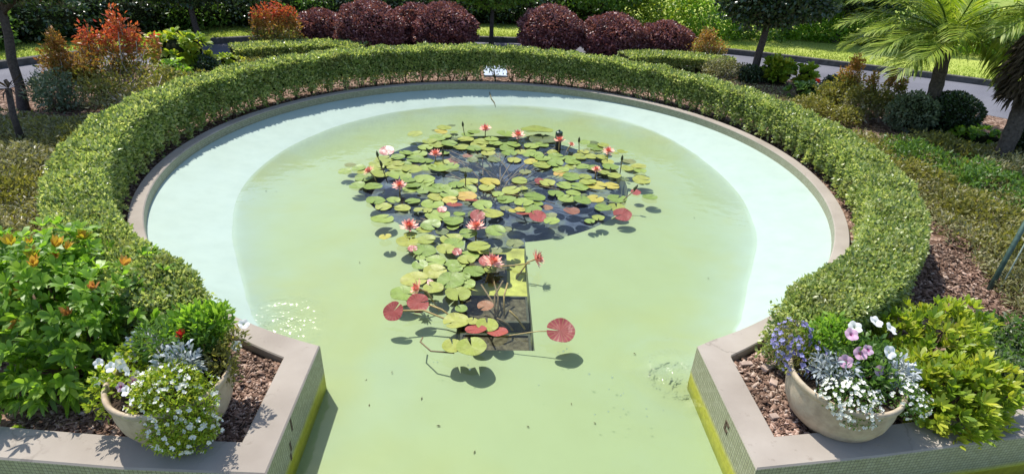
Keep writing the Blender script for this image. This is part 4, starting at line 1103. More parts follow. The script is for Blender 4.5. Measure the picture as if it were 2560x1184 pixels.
M['pad_under'] = plain('lily_pad_underside', (0.30, 0.07, 0.06), 0.5, 0.3, 0.2, 12)

def pad_mesh(seed, mt):
    """unit-diameter round leaf with a notch; thin, slightly dished, rim a little wavy"""
    rs = random.Random(seed); k = 26; g = rs.uniform(0.16, 0.34)
    V = [(0.02, 0, 0.0)]; ring1 = []; ring2 = []
    p1, p2 = rs.uniform(0, 6), rs.uniform(0, 6)
    cup = rs.uniform(0.0, 0.035)
    for i in range(k + 1):
        t = g / 2 + (2 * PI - g) * i / k
        rr = 0.5 * (1 + 0.025 * math.sin(3 * t + p1) + 0.02 * math.sin(5 * t + p2))
        if i in (0, k): rr *= 0.97
        z = cup * (0.5 + 0.5 * math.sin(2 * t + p2)) + 0.012 * math.sin(4 * t + p1) + 0.012
        ring1.append((0.55 * rr * math.cos(t), 0.55 * rr * math.sin(t), z * 0.25 - 0.004)); ring2.append((rr * math.cos(t), rr * math.sin(t), z))
    V += ring1 + ring2; m = k + 1
    F = []
    for i in range(k):
        F.append((0, 1 + i, 2 + i)); F.append((1 + i, 1 + m + i, 2 + m + i, 2 + i))
    nv = len(V); nf = len(F)
    V += [(x, y, z - 0.010) for x, y, z in V]
    F += [tuple(reversed([q + nv for q in f])) for f in F[:nf]]
    per = [0] + [1] + [1 + m + i for i in range(m)] + [m]
    for a, b in zip(per, per[1:] + per[:1]): F.append((b, a, a + nv, b + nv))
    me = mesh_py('lily_pad', V, F, False)
    me.materials.append(M[mt]); me.materials.append(M['pad_under'])
    mi = np.zeros(len(F), np.int32); mi[nf:2 * nf] = 1
    me.polygons.foreach_set("material_index", mi)
    return me
PADM = {c: [pad_mesh(17 * i + ord(c), 'pad_' + c) for i in range(4)] for c in 'gyords'}

PADS_PIT = """-2.75,0.15,0.20,g -2.52,0.28,0.22,g -2.72,0.47,0.18,d -2.17,1.19,0.25,r -1.75,2.26,0.27,y -1.02,2.96,0.16,d -1.16,2.70,0.28,y -1.34,2.59,0.16,d -1.21,2.45,0.24,o -0.93,2.47,0.16,g -1.09,2.22,0.21,g -1.26,2.08,0.29,g -0.65,2.02,0.29,y -0.87,2.09,0.17,d -0.50,2.51,0.24,g -0.63,2.34,0.24,g -0.11,2.07,0.25,g -0.32,1.91,0.29,y -0.02,1.83,0.25,g -0.38,1.68,0.28,y -0.98,1.71,0.28,g -1.40,1.80,0.26,y -1.23,1.63,0.28,y -1.44,1.47,0.26,g -0.72,1.58,0.28,y -0.46,1.45,0.26,g -0.17,1.44,0.24,y -0.17,1.21,0.24,y -0.34,1.11,0.16,d -0.47,0.90,0.18,d -0.05,0.94,0.23,d -0.58,1.26,0.18,s -0.88,0.91,0.26,s -1.78,1.14,0.23,g -1.54,1.11,0.29,g -1.56,0.81,0.30,g -1.90,0.86,0.23,g -1.03,1.20,0.16,g -2.14,0.77,0.29,y -2.25,0.55,0.25,y -2.05,0.52,0.19,y -1.71,0.53,0.20,g -1.86,0.53,0.22,y -1.85,0.30,0.28,y -1.56,0.28,0.32,y -1.34,0.69,0.26,g -1.04,0.66,0.26,y -1.29,0.41,0.27,g -1.07,0.38,0.34,g -0.84,0.49,0.24,g -0.57,0.37,0.20,d -2.22,0.35,0.25,y -2.06,-0.01,0.31,y -2.36,0.12,0.26,y -2.33,-0.17,0.29,g -1.74,0.01,0.36,g -2.39,-0.48,0.23,g -2.12,-0.52,0.28,g -1.28,-0.15,0.31,g -1.28,-0.29,0.30,g -0.49,-0.21,0.28,y -0.12,-0.18,0.31,o -1.55,-0.24,0.21,g -1.45,-0.44,0.23,g -1.21,-0.44,0.24,g -1.01,-0.43,0.19,g -1.03,-0.58,0.25,g -0.88,-0.50,0.19,g -0.70,-0.39,0.24,g -0.49,-0.55,0.25,g -0.17,-0.45,0.24,y -0.68,-0.62,0.16,g -1.48,-0.57,0.22,g -1.25,-0.69,0.17,g -0.80,-0.77,0.26,g -1.00,-0.86,0.26,y -0.51,-0.81,0.29,o 0.02,-0.69,0.17,g -0.77,-0.99,0.21,o -1.05,-1.14,0.31,g -0.23,-1.17,0.27,g -1.97,-1.07,0.26,g -1.68,-1.07,0.19,g -1.37,-1.04,0.21,g -1.81,-1.27,0.22,y -1.50,-1.32,0.22,y -1.24,-1.40,0.13,y -1.10,-1.39,0.14,y -0.92,-1.54,0.33,g -1.75,-1.70,0.29,g -0.07,-1.48,0.29,y -0.33,-1.46,0.22,d -0.59,-1.48,0.16,g -0.69,-1.19,0.22,r -0.42,-0.98,0.18,r -0.87,-1.36,0.13,r -0.30,-1.59,0.20,r -0.63,-1.70,0.20,g 0.08,-0.88,0.14,g 0.20,1.78,0.23,g 0.35,1.77,0.25,g 0.21,1.55,0.26,g 0.25,1.29,0.27,g 0.49,1.35,0.20,y 0.34,0.91,0.23,y 0.68,1.44,0.19,g 0.63,1.20,0.20,g 0.79,1.22,0.26,g 0.66,0.88,0.23,o 0.90,1.00,0.27,g 0.86,0.66,0.30,y 1.17,1.07,0.29,g 1.13,0.78,0.27,g 1.13,1.32,0.20,y 0.72,1.73,0.27,g 0.95,1.86,0.25,g 1.44,1.09,0.22,g 1.48,0.87,0.27,g 1.41,0.66,0.19,y 1.65,1.18,0.24,y 1.64,0.65,0.23,g 1.21,0.50,0.27,g 1.18,0.30,0.22,o 1.37,0.12,0.29,g 1.62,0.13,0.20,y 1.43,0.27,0.19,d 0.53,0.36,0.19,d 1.85,0.57,0.23,g 2.00,0.36,0.20,y 2.18,0.65,0.27,g 2.18,0.24,0.22,y 2.18,0.93,0.20,y 2.10,1.17,0.22,y 2.36,0.14,0.14,d 2.66,0.10,0.28,y 2.75,0.75,0.25,y 2.72,0.51,0.21,g 2.51,0.64,0.21,y 2.63,1.06,0.24,d 2.58,1.52,0.19,y 2.42,1.45,0.13,y 2.25,1.90,0.21,y 2.09,2.07,0.20,d 1.87,2.01,0.20,g 2.07,1.77,0.31,g 1.91,1.57,0.23,d 2.10,1.58,0.17,d 1.77,1.50,0.21,y 1.90,1.25,0.22,y 0.99,2.22,0.49,d 0.91,2.77,0.61,y 0.21,2.49,0.36,g 0.90,-0.18,0.24,y 0.76,-0.12,0.15,r 1.20,-0.25,0.24,g 1.46,-0.31,0.28,g 1.64,-0.10,0.26,y 1.78,-0.25,0.29,o 2.05,-0.20,0.24,o 0.41,-0.09,0.24,y 0.25,-0.56,0.27,y 0.46,-0.47,0.13,y 0.56,-0.54,0.19,d 1.01,-0.64,0.24,g 1.31,-0.61,0.22,g 1.17,-0.84,0.25,g 1.43,-0.88,0.26,g 1.67,-0.77,0.24,o 1.49,-0.67,0.16,d 1.75,-0.91,0.14,d 2.04,-0.80,0.28,g 1.74,-1.14,0.24,g 1.97,-1.11,0.24,y 2.63,-0.67,0.22,g 2.42,-0.50,0.15,r 2.01,-1.40,0.25,r 0.64,-0.78,0.31,g 0.16,-0.90,0.26,g 0.44,-1.02,0.27,g 0.66,-1.03,0.18,g 0.57,-1.27,0.26,g 0.83,-1.03,0.17,s 0.14,-1.21,0.16,d 0.26,-1.35,0.13,o 0.37,-1.31,0.15,o 0.41,-1.47,0.19,r 0.64,-1.54,0.23,r 0.84,-1.45,0.20,d 0.85,-1.67,0.21,g 1.60,-1.52,0.17,y 1.45,-1.62,0.14,g 1.23,-1.13,0.23,s -0.67,-1.76,0.26,g"""
PADS_SLOT = """-0.99,-1.93,0.29,g -1.07,-2.03,0.25,y -0.81,-2.05,0.19,d -0.66,-1.90,0.18,g -0.02,-2.03,0.29,g 0.15,-1.92,0.15,d -0.42,-2.14,0.25,g -0.66,-2.29,0.31,y -1.02,-2.36,0.27,y -1.27,-2.43,0.29,y -1.60,-2.32,0.17,o -1.25,-2.24,0.18,y 0.26,-2.35,0.24,d -0.01,-2.57,0.17,d -0.26,-2.53,0.31,y -0.61,-2.45,0.27,g -0.71,-2.64,0.25,y -0.38,-2.73,0.27,g -1.00,-2.66,0.30,g -0.84,-2.93,0.29,g -1.02,-3.05,0.20,g -1.03,-2.88,0.12,g -0.81,-3.19,0.29,y -0.60,-2.98,0.20,g -0.50,-3.04,0.16,g -0.55,-3.13,0.19,g -0.41,-2.90,0.23,y -0.30,-3.15,0.27,g -0.09,-3.09,0.16,y -1.05,-3.39,0.33,y -0.59,-3.41,0.32,g -0.43,-3.30,0.17,g -0.37,-3.44,0.19,g -1.14,-3.71,0.31,g -0.79,-3.60,0.24,y -0.48,-3.68,0.30,y -0.42,-4.01,0.14,g -1.17,-2.63,0.13,r -0.55,-2.71,0.13,r -0.15,-2.93,0.18,r -0.85,-3.47,0.10,r -0.14,-3.81,0.19,s -0.92,-4.03,0.24,R -1.18,-4.20,0.22,R -0.47,-4.23,0.28,y -0.28,-4.23,0.13,y -0.11,-4.30,0.24,y -0.47,-4.75,0.22,Y -0.27,-4.78,0.30,Y -0.24,-4.42,0.23,r -0.00,-4.42,0.23,r 0.70,-4.50,0.30,R"""

lily_pit = empty('water_lily', (0, 0.4, ZW - 0.3), 'broad mass of floating water lilies spread over the round dark pit', 'water lily', 'water lilies in the pond')
lily_slot = empty('water_lily', (-0.3, -3.2, ZW - 0.3), 'trailing band of water lilies along the narrow slot, some leaves turned up red', 'water lily', 'water lilies in the pond')
M['stalk'] = plain('lily_stalk', (0.34, 0.25, 0.09), 0.5, 0.4, 0.3, 20)
M['stalkd'] = plain('lily_stalk_submerged', (0.16, 0.12, 0.06), 0.6, 0.3, 0.3, 20)

def place_pads(text, root):
    rows = []
    for it in text.split():
        a = it.split(','); rows.append((float(a[0]), float(a[1]), float(a[2]), a[3]))
    rows.sort(key=lambda r: -r[1])
    for i, (x, y, d, c) in enumerate(rows):
        cl = {'R': 'r', 'Y': 'y'}.get(c, c)
        o = bpy.data.objects.new('lily_pad', random.choice(PADM[cl])); COL.objects.link(o); o.parent = root
        tx, ty = random.gauss(0, .05), random.gauss(0, .05)
        z = ZW + 0.012 + 0.026 * ((i * 7) % 5) / 4 + (0.02 if root is lily_slot else 0) * ((i * 3) % 4) / 3
        rz = random.uniform(0, 6.283)
        if c == 's': z = ZW - 0.05
        if c == 'd': z = ZW + 0.004
        if c == 'r': tx += random.choice((-.22, .25)); z += 0.02
        if c == 'Y': z = ZW + 0.10 + 0.02 * (i % 2); rz = random.uniform(1.2, 2.0)
        if c == 'R':
            z = ZW + 0.13
            if x > 0.3: tx, ty, rz = 0.3, 0.0, PI - 0.1
            elif x > -1.0: tx, ty, rz = 0.4, 0.15, 0.3
            else: tx, ty, rz = 0.6, -0.2, 0.9
        o.location = Vector((x, y, z)) - Vector(root.location)
        o.rotation_euler = (Matrix.Rotation(tx, 3, 'X') @ Matrix.Rotation(ty, 3, 'Y') @ Matrix.Rotation(rz, 3, 'Z')).to_euler()
        o.scale = [d * (1.07 if root is lily_slot else 1.2)] * 3
place_pads(PADS_PIT, lily_pit); place_pads(PADS_SLOT, lily_slot)

def lily_petal_mat(name, stops):
    m, nt, out = new_mat(name)
    at = node(nt, "ShaderNodeAttribute", attribute_name="rnd", attribute_type='GEOMETRY')
    r = ramp(nt, at.outputs["Fac"], [(i / (len(stops) - 1), c) for i, c in enumerate(stops)])
    p = bsdf(nt, out, r.outputs[0], 0.5, 0.3)
    return m
M['petal'] = lily_petal_mat('lily_petal', [(0.82, 0.43, 0.33), (0.80, 0.33, 0.24), (0.72, 0.17, 0.11)])
M['stamen'] = plain('stamen', (0.62, 0.30, 0.05), 0.6, 0.3, 0.2, 30)
def flower(x, y, d, tilt, root, z=None):
    z = ZW + 0.09 if z is None else z
    P = []; D = []; S = []; L = []; W = []; rn = []
    Rm = Matrix.Rotation(tilt * 1.1, 3, 'Y') @ Matrix.Rotation(random.uniform(-.2, .2) + .1, 3, 'X')
    for k, (m, el, ln) in enumerate(((10, 0.25, 1.0), (9, 0.75, 0.95), (8, 1.1, 0.78), (6, 1.35, .6))):
        for i in range(m):
            a = 2 * PI * (i + 0.5 * k) / m + random.uniform(-.12, .12); e = el + random.uniform(-.12, .12)
            dd = Rm @ Vector((math.cos(a) * math.cos(e), math.sin(a) * math.cos(e), math.sin(e)))
            ss = Rm @ Vector((-math.sin(a), math.cos(a), 0))
            P.append(Vector((x, y, z)) + dd * 0.008); D.append(dd); S.append(ss); L.append(d * 0.52 * ln); W.append(d * 0.17); rn.append(k / 3.0)
    n = len(P)
    o = link('flower', leaf_mesh('flower', np.array(P), np.array(D), np.array(S), np.array(L), np.array(W), np.array(rn), True, -0.08), M['petal'], root)
    mb = MB()
    ax = Rm @ Vector((0, 0, 1))
    for i in range(12):
        a = i * 2.4; q = Rm @ Vector((math.cos(a) * .35, math.sin(a) * .35, 1)).normalized()
        mb.tube([Vector((x, y, z)), Vector((x, y, z)) + q * d * 0.22], [d * .025, d * .012], 4)
    mb.build('stamens', M['stamen'], o)
    mb = MB(); c = Vector((x, y, z))
    e = c - ax * .1; mb.tube([c, e, Vector((e.x - tilt * .15, e.y - .05, ZW - .15))], [.012, .011, .011], 6); mb.build('flower_stalk', M['stalk'], root)
FL = [(-1.28, -2.12, .22, 0, 1), (-.31, -2.09, .23, 0, 1), (-.07, -3.08, .24, .3, 1), (.5, -3.02, .21, 1, 1), (-.94, -3.76, .18, -1, 1), (-1.18, .85, .21, 0, 0), (-2.22, -.18, .18, -.6, 0), (-1.64, -.67, .2, 0, 0), (.45, 2.1, .24, 0, 0), (-.25, 2.47, .22, 0, 0), (1.27, 1.54, .2, 0, 2), (1.52, 1.64, .14, .5, 0), (2.24, 1.28, .2, 0, 0), (1.84, .3, .15, 0, 0)]
for (x, y, d, t, s) in FL:
    flower(x, y, d * 1.3, t, lily_slot if s == 1 else lily_pit, ZW + (0.2 if s == 2 else 0.14 if abs(t) > .5 else 0.09))
M['bud'] = plain('lily_bud', (0.05, 0.055, 0.02), 0.5, 0.4, 0.3, 30)
for (x, y, lx, ly) in [(-.73, 2.33, .05, .0), (-2.04, -.05, .1, -.06), (-2.19, .41, .08, .0), (-1.02, .67, 0, 0), (1.67, 1.53, .03, 0), (2.36, .56, 0, 0), (2.3, -.82, -.32, -.12), (-.54, -.45, 0, 0)]:
    mb = MB(); zt = ZW + .2
    mb.tube([(x + lx, y + ly, ZW - .1), (x + lx * .4, y + ly * .4, ZW + .1), (x, y, zt)], [.009, .009, .009], 6); st = mb.build('bud_stalk', M['stalkd'], lily_pit)
    mb = MB(); mb.tube([(x, y, zt - .01), (x, y, zt + .03), (x - lx * .1, y, zt + .075), (x - lx * .15, y, zt + .12)], [.01, .026, .022, .003], 8); mb.build('bud', M['bud'], lily_pit)
def stalk(pts, r, root, m='stalk'):
    mb = MB(); mb.tube(pts, r, 6); mb.build('stalk', M[m], root)
# stalks that show in the clear water and above it
stalk([(-1.10, -4.16, ZW + .11), (-.85, -4.12, ZW + .09), (-.6, -4.18, ZW + .02), (-.45, -4.25, ZW - .06)], .011, lily_slot)
stalk([(-.86, -3.97, ZW + .09), (-.65, -4.03, ZW + .04), (-.5, -4.12, ZW - .02)], .011, lily_slot)
stalk([(.66, -4.50, ZW + .12), (.45, -4.47, ZW + .09), (.2, -4.46, ZW + .03), (0, -4.44, ZW - .03)], .006, lily_slot)
stalk([(-.45, -4.84, ZW + .08), (-.7, -4.78, ZW + .05), (-.83, -4.62, ZW + .04), (-.82, -4.5, ZW)], .009, lily_slot, 'stalkd')
stalk([(.44, -3.05, ZW + .1), (.2, -3.02, ZW + .04), (-.05, -3.0, ZW)], .009, lily_slot)
for (x0, y0, x1, y1) in [(-.05, -3.25, .02, -3.75), (.08, -3.3, -.02, -3.8), (.14, -3.35, .1, -3.72), (-.2, -3.4, .05, -3.85), (-.15, -4.05, .1, -3.95), (-.1, -4.2, -.15, -3.95), (.0, -4.1, .2, -4.0), (.15, -3.95, .35, -3.98)]:
    q = random.uniform(-.06, .06); stalk([(x0, y0, ZW - .02), ((x0 + x1) / 2 + q, (y0 + y1) / 2 - q, ZW - .12), (x1, y1, ZW - .27)], .012, lily_slot, random.choice(('stalk', 'stalkd')))
for i in range(40):
    a = random.uniform(0, 6.28); r_ = random.uniform(.5, 2.1); c = Vector((random.uniform(-.4, .4), .3 + random.uniform(-.4, .4), ZP + .05)); e = Vector((PCX + r_ * math.cos(a), PCY + r_ * math.sin(a), ZW - .01))
    stalk([c, c.lerp(e, .45) + Vector((0, 0, .12)), c.lerp(e, .8) + Vector((0, 0, .06)), e], .012, lily_pit, 'stalkd')
for i in range(9):
    a = random.uniform(-.6, .6); x = random.uniform(-1.75, -1.25); y = random.uniform(-1.75, -1.4)
    stalk([(-.9 + random.uniform(-.2, .2), -1.5, ZW - .25), (-1.15 + random.uniform(-.1, .1), -1.6 + random.uniform(-.1, .1), ZW - .03), (x + .35, y - .1, ZW - .06)], .01, lily_pit, 'stalkd')

# fountain nozzle standing in the pit
root = empty('fountain_nozzle', (1.27, 1.68, ZP + .02), 'black fountain pipe with ribbed dark green cap among the lily pads', 'fountain')
M['blackpl'] = plain('black_plastic', (0.012, 0.012, 0.013), 0.35, 0.5, 0.2, 10)
M['greenpl'] = plain('green_plastic', (0.02, 0.05, 0.035), 0.35, 0.5, 0.2, 10)
mb = MB(); mb.lathe([(0.001, 0), (.06, 0), (.06, .72), (.05, .74), (.001, .74)], (1.27, 1.68, ZP + .02), 20); mb.build('pipe', M['blackpl'], root)
mb = MB(); z0 = .742
mb.lathe([(.045, z0), (.078, z0 + .005)] + [(.078 - .010 * (i % 2), z0 + .005 + .016 * (i + 1)) for i in range(7)] + [(.06, z0 + .135), (.001, z0 + .14)], (1.27, 1.68, ZP + .02), 20); cap = mb.build('cap', M['greenpl'], root)
mb = MB(); mb.tube([(1.27, 1.68, ZP + .88), (1.27, 1.68, ZP + .93)], .02, 8); mb.build('jet', M['blackpl'], cap)

# small things on the pond floor
M['debris'] = plain('dead_leaf', (0.16, 0.14, 0.07), 0.9, 0.2, 0.4, 30)
mb = MB(); fz = lambda x, y: floor_z(x, y) + .012
mb.tube([(-.19, 5.25, fz(-.19, 5.25)), (-.14, 5.0, fz(-.14, 5.0)), (-.06, 4.85, fz(-.06, 4.85) + .01), (-.03, 4.7, fz(-.03, 4.7))], [.012, .014, .011, .006], 6)
tag(mb.build('twig', M['debris'], None), 'bare dark twig lying on the dry pale floor at the rim', 'twig')
for i in range(16):
    x, y = [(-1.35, -5.0), (-.75, -5.25), (-1.25, -5.35), (.3, -5.6), (1.55, -4.55), (-.2, -5.9), (2.9, -3.0), (-1.1, -4.9), (-1.9, -2.7), (.75, -5.3), (-3.9, -.6), (-3.75, -.55), (-.6, 3.6), (3.3, -1.1), (-.55, -5.6), (.95, -5.55)][i]
    a = random.random() * 6.28; s_ = random.uniform(.012, .028)
    mb = MB(); mb.add([(x - s_ * math.cos(a), y - s_ * math.sin(a), fz(x, y)), (x + .3 * s_ * math.sin(a), y - .3 * s_ * math.cos(a), fz(x, y) + .006), (x + s_ * math.cos(a), y + s_ * math.sin(a), fz(x, y)), (x - .3 * s_ * math.sin(a), y + .3 * s_ * math.cos(a), fz(x, y) + .003), (x, y, fz(x, y) + .015)], [(0, 1, 4), (1, 2, 4), (2, 3, 4), (3, 0, 4)])
    tag(mb.build('dead_leaf', M['debris'], None, False), 'tiny dark dead leaf lying on the pond floor', 'leaf', 'dead leaves on the pond floor')
# air bubbles floating near the corner where water falls in
M['bubble'], nt, out = new_mat('bubble_film')
gl = nt.nodes.new("ShaderNodeBsdfGlossy"); gl.inputs["Roughness"].default_value = .05; tr = nt.nodes.new("ShaderNodeBsdfTransparent"); tr.inputs[0].default_value = (.9, .95, .9, 1)
mx = nt.nodes.new("ShaderNodeMixShader"); mx.inputs[0].default_value = .3; nt.links.new(tr.outputs[0], mx.inputs[1]); nt.links.new(gl.outputs[0], mx.inputs[2]); nt.links.new(mx.outputs[0], out.inputs[0])
for i in range(22):
    if i < 8: x, y = [(.66, -4.72), (.72, -4.7), (-.28, -5.0), (.95, -5.05), (.76, -4.66), (-.66, -4.9), (-.62, -4.9), (-.3, -4.94)][i]
    else: x, y = random.gauss(1.15, .33), random.gauss(-5.35, .28)
    r_ = random.uniform(.007, .015)
    mb = MB(); mb.lathe([(r_, 0), (r_ * .87, r_ * .5), (r_ * .5, r_ * .87), (.0005, r_)], (x, y, ZW + .001), 12)
    tag(mb.build('bubble', M['bubble'], None), 'small shiny air bubble floating on the water', 'bubble', 'bubbles on the water')

# ------------------------------------------------------------------ planting corners: mulch chips
M['chip'] = leaf_mat('bark_chip', [(0.07, 0.04, 0.03), (0.18, 0.11, 0.08), (0.30, 0.20, 0.155), (0.50, 0.40, 0.34)], 0.0, 0.9, 0.2)
def chips(label, poly, n, z=GZ):
    poly = np.asarray(poly, float); lo = poly.min(0); hi = poly.max(0); P = []
    while len(P) < n:
        q = rng.uniform(lo, hi, (n, 2)); P += list(q[inside(poly, q)])
    P = np.array(P[:n])
    c = np.stack([P[:, 0], P[:, 1], z + 0.008 + 0.03 * rng.random(n)], 1)
    D = nrm(unit(n) * np.array([1, 1, .35])); S = nrm(np.cross(D, nrm(unit(n) * .5 + np.array([0, 0, 1.]))))
    N = np.cross(D, S); L = np.clip(np.exp(rng.normal(-4.0, .5, n)), .006, .06)[:, None]; W = L * rng.uniform(.2, .5, n)[:, None]; T = rng.uniform(.002, .005, n)[:, None]
    V = np.stack([c + D * L * a * (1 if b > 0 else .85) + S * W * b + N * T * e for e in (-1, 1) for (a, b) in ((-1, -1), (1, -1), (1, 1), (-1, 1))], 1).reshape(-1, 3)
    q = np.array([0, 3, 2, 1, 4, 5, 6, 7, 0, 1, 5, 4, 1, 2, 6, 5, 2, 3, 7, 6, 3, 0, 4, 7])
    idx = (np.arange(n) * 8)[:, None] + q[None]
    me = mesh_np('bark_mulch', V, idx.ravel(), np.arange(6 * n) * 4, np.full(6 * n, 4), np.repeat(rng.beta(1.3, 1.7, n), 6))
    return tag(link('bark_mulch', me, M['chip']), label, 'mulch', kind='stuff')
chips('bark mulch in the planting corner with the white-flowered bowl', [(-2.02, -5.32), (-2.03, -6.3), (-3.9, -6.2), (-3.9, -5.2), (-3.0, -4.95)], 11000)
chips('bark mulch in the planting corner with the pink-flowered bowl', [(2.3, -5.25), (2.3, -6.22), (4.3, -6.05), (4.5, -5.1), (3.0, -4.85)], 11000)
chips('bark mulch strip between coping and hedge', [(r_ * math.cos(t), r_ * math.sin(t)) for r_, ts_ in ((5.7, np.linspace(-1.1, 4.25, 90)), (6.0, np.linspace(4.25, -1.1, 90))) for t in ts_], 6000)
chips('bark mulch patch between the hedge end and the dry ground cover', [(5.2, -3.2), (6.6, -2.4), (7.1, -3.9), (5.6, -4.4), (4.6, -4.4)], 2600)
M['wood'] = plain('weathered_wood', (0.36, 0.27, 0.22), 0.9, 0.2, 0.3, 14, 0.4)
for (x, y, sx, sy, rz, lab) in [(2.66, -5.27, .20, .075, .55, 'longer weathered offcut of wood on the mulch beside the bowl'), (2.44, -5.24, .13, .05, .2, 'short pale piece of wood on the mulch at the coping corner'), (2.6, -5.5, .09, .07, 1.0, 'small square wood chip on the mulch'), (2.42, -5.92, .08, .055, .3, 'pale wood chip on the mulch near the front coping')]:
    mb = MB(); mb.box((x, y, GZ + .045), (sx, sy, .035), rz, (.08, .1)); o = mb.build('wood_piece', M['wood'], None, False); tag(o, lab, 'wood')
    b = o.modifiers.new('bevel', 'BEVEL'); b.width = .006; b.segments = 2

# ------------------------------------------------------------------ bowls
def bowl_mat():
    m, nt, out = new_mat('bowl_clay')
    P = pos(nt); n1 = noise(nt, P, 3, 5); n2 = noise(nt, P, 14, 4); n3 = noise(nt, P, 90, 2)
    c = ramp(nt, n1.outputs[0], [(0.3, (0.36, 0.28, 0.19)), (0.55, (0.43, 0.35, 0.25)), (0.75, (0.39, 0.365, 0.28))]).outputs[0]
    g = ramp(nt, n2.outputs[0], [(0.3, (0.78, 0.76, 0.74)), (0.6, (1.03, 1.02, 1.0))]).outputs[0]
    bsdf(nt, out, mixc(nt, 1.0, c, g, 'MULTIPLY'), 0.75, 0.3, n3.outputs[0], 0.15, 0.01)
    return m
M['bowl'] = bowl_mat()
M['potsoil'] = plain('potting_soil', (0.04, 0.028, 0.02), 0.95, 0.1, 0.5, 30, 0.5)
def bowl(x, y, r, h, label):
    root = empty('planter_bowl', (x, y, GZ), label, 'planter', 'clay bowls in the planting corners')
    pr = [(.001, 0), (.38, .0), (.50, .02), (.68, .10), (.83, .24), (.925, .42), (.965, .62), (.965, .86)]
    mb = MB(); mb.lathe([(a * r, b * h) for a, b in pr], (x, y, GZ), 64); body = mb.build('bowl_body', M['bowl'], root)
    rm = [(.965, .86), (.985, .875), (1.01, .90), (1.015, .96), (1.0, .995), (.965, 1.0), (.935, .98), (.92, .9), (.9, .8)]
    mb = MB(); mb.lathe([(a * r, b * h) for a, b in rm], (x, y, GZ), 64); mb.build('rim', M['bowl'], root)
    mb = MB(); mb.lathe([(.001, .90), (.5, .89), (.91, .85)], (0, 0, 0), 40)
    me_v = [(x + px * r, y + py * r, GZ + pz * h + random.uniform(-.01, .01)) for px, py, pz in mb.v]
    link('soil', mesh_py('soil', me_v, mb.f, True), M['potsoil'], root)
    return root
BRX, BRY, BLX, BLY = 2.93, -5.90, -2.62, -5.99
BR, BH = 0.445, 0.52
bowl(BRX, BRY, BR, BH, 'wide pale clay bowl planted with pink and white petunias')
bowl(BLX, BLY, BR, BH, 'wide pale clay bowl overflowing with a mound of tiny white flowers')
ZB = GZ + BH * .9

def small_plant(name, label, c, lobes, n, L, W, mat, cat='plant', fl=None, group=None, outw=.7, up=.2, thick=.6, long=False):
    """c = foot; lobes relative to foot; fl = (name, material, count, size)"""
    root = empty(name, c, label, cat, group)
    lo = [(l[0] + c[0], l[1] + c[1], l[2] + c[2], *l[3:]) for l in lobes]
    P, out = lobes_pts(lo, n, thick, None, .12)
    foliage('foliage', P, out, L, W, M[mat], root, outw, up, long)
    for i in range(4):
        l = lo[i % len(lo)]; mb = MB(); limb_tube(mb, (c[0] + random.uniform(-.04, .04), c[1] + random.uniform(-.04, .04), c[2] - .03), (l[0], l[1], l[2]), .009, .004, .08, 5, 3); mb.build('stem', M['stem'], root)
    if fl:
        nm, fm, k, sz = fl
        P, out = lobes_pts(lo, k * 4, .08, c[2] - .35, .12)
        pick = rng.permutation(len(P))[:k]
        A = nrm(out[pick] + np.array([0, -.15, .45]))
        o = whorls(nm, P[pick] + out[pick] * .01, A, 5, sz, sz * .8, M[fm], root, (.9, 1.35), 0.0)
    return root

def petunias(root, pts, size, mat, thr):
    """each trumpet: five-lobed flared disc with a throat"""
    for (x, y, z, ax) in pts:
        a = Vector(ax).normalized(); u = a.cross(Vector((0, 0, 1)))
        if u.length < .1: u = Vector((1, 0, 0))
        u.normalize(); v_ = a.cross(u); c = Vector((x, y, z)); k = 30
        V = []; F = []; rn = []
        for (rr, dz) in ((.06, -.32), (.16, -.10), (.34, .0), (1.0, .02)):
            for j in range(k):
                t = 2 * PI * j / k; q = rr * size / 2
                if rr == 1.0: q *= 0.86 + 0.14 * abs(math.cos(2.5 * t)) + random.uniform(-.02, .02); 
                V.append(c + u * q * math.cos(t) + v_ * q * math.sin(t) + a * size * (dz + (0.05 * math.cos(5 * t) if rr == 1.0 else 0)))
        for i in range(3):
            for j in range(k): F.append((i * k + j, i * k + (j + 1) % k, (i + 1) * k + (j + 1) % k, (i + 1) * k + j)); rn.append((.0, .35, .75)[i] + random.uniform(0, .2))
        me = mesh_py('petunia_flower', V, F, True)
        at = me.attributes.new("rnd", 'FLOAT', 'FACE'); at.data.foreach_set("value", np.array(rn, np.float32))
        link('petunia_flower', me, M[mat], root)
M['pet_pink'] = leaf_mat('petunia_pink', [(0.40, 0.08, 0.28), (0.62, 0.30, 0.52), (0.78, 0.52, 0.70)], .3, .6, .2, 1.0)
M['pet_white'] = leaf_mat('petunia_white', [(0.55, 0.60, 0.45), (0.80, 0.80, 0.80), (0.88, 0.88, 0.90)], .3, .6, .2, 1.0)
M['pet_mauve'] = leaf_mat('petunia_mauve', [(0.25, 0.03, 0.16), (0.42, 0.12, 0.33), (0.70, 0.55, 0.68)], .3, .6, .2, 1.0)

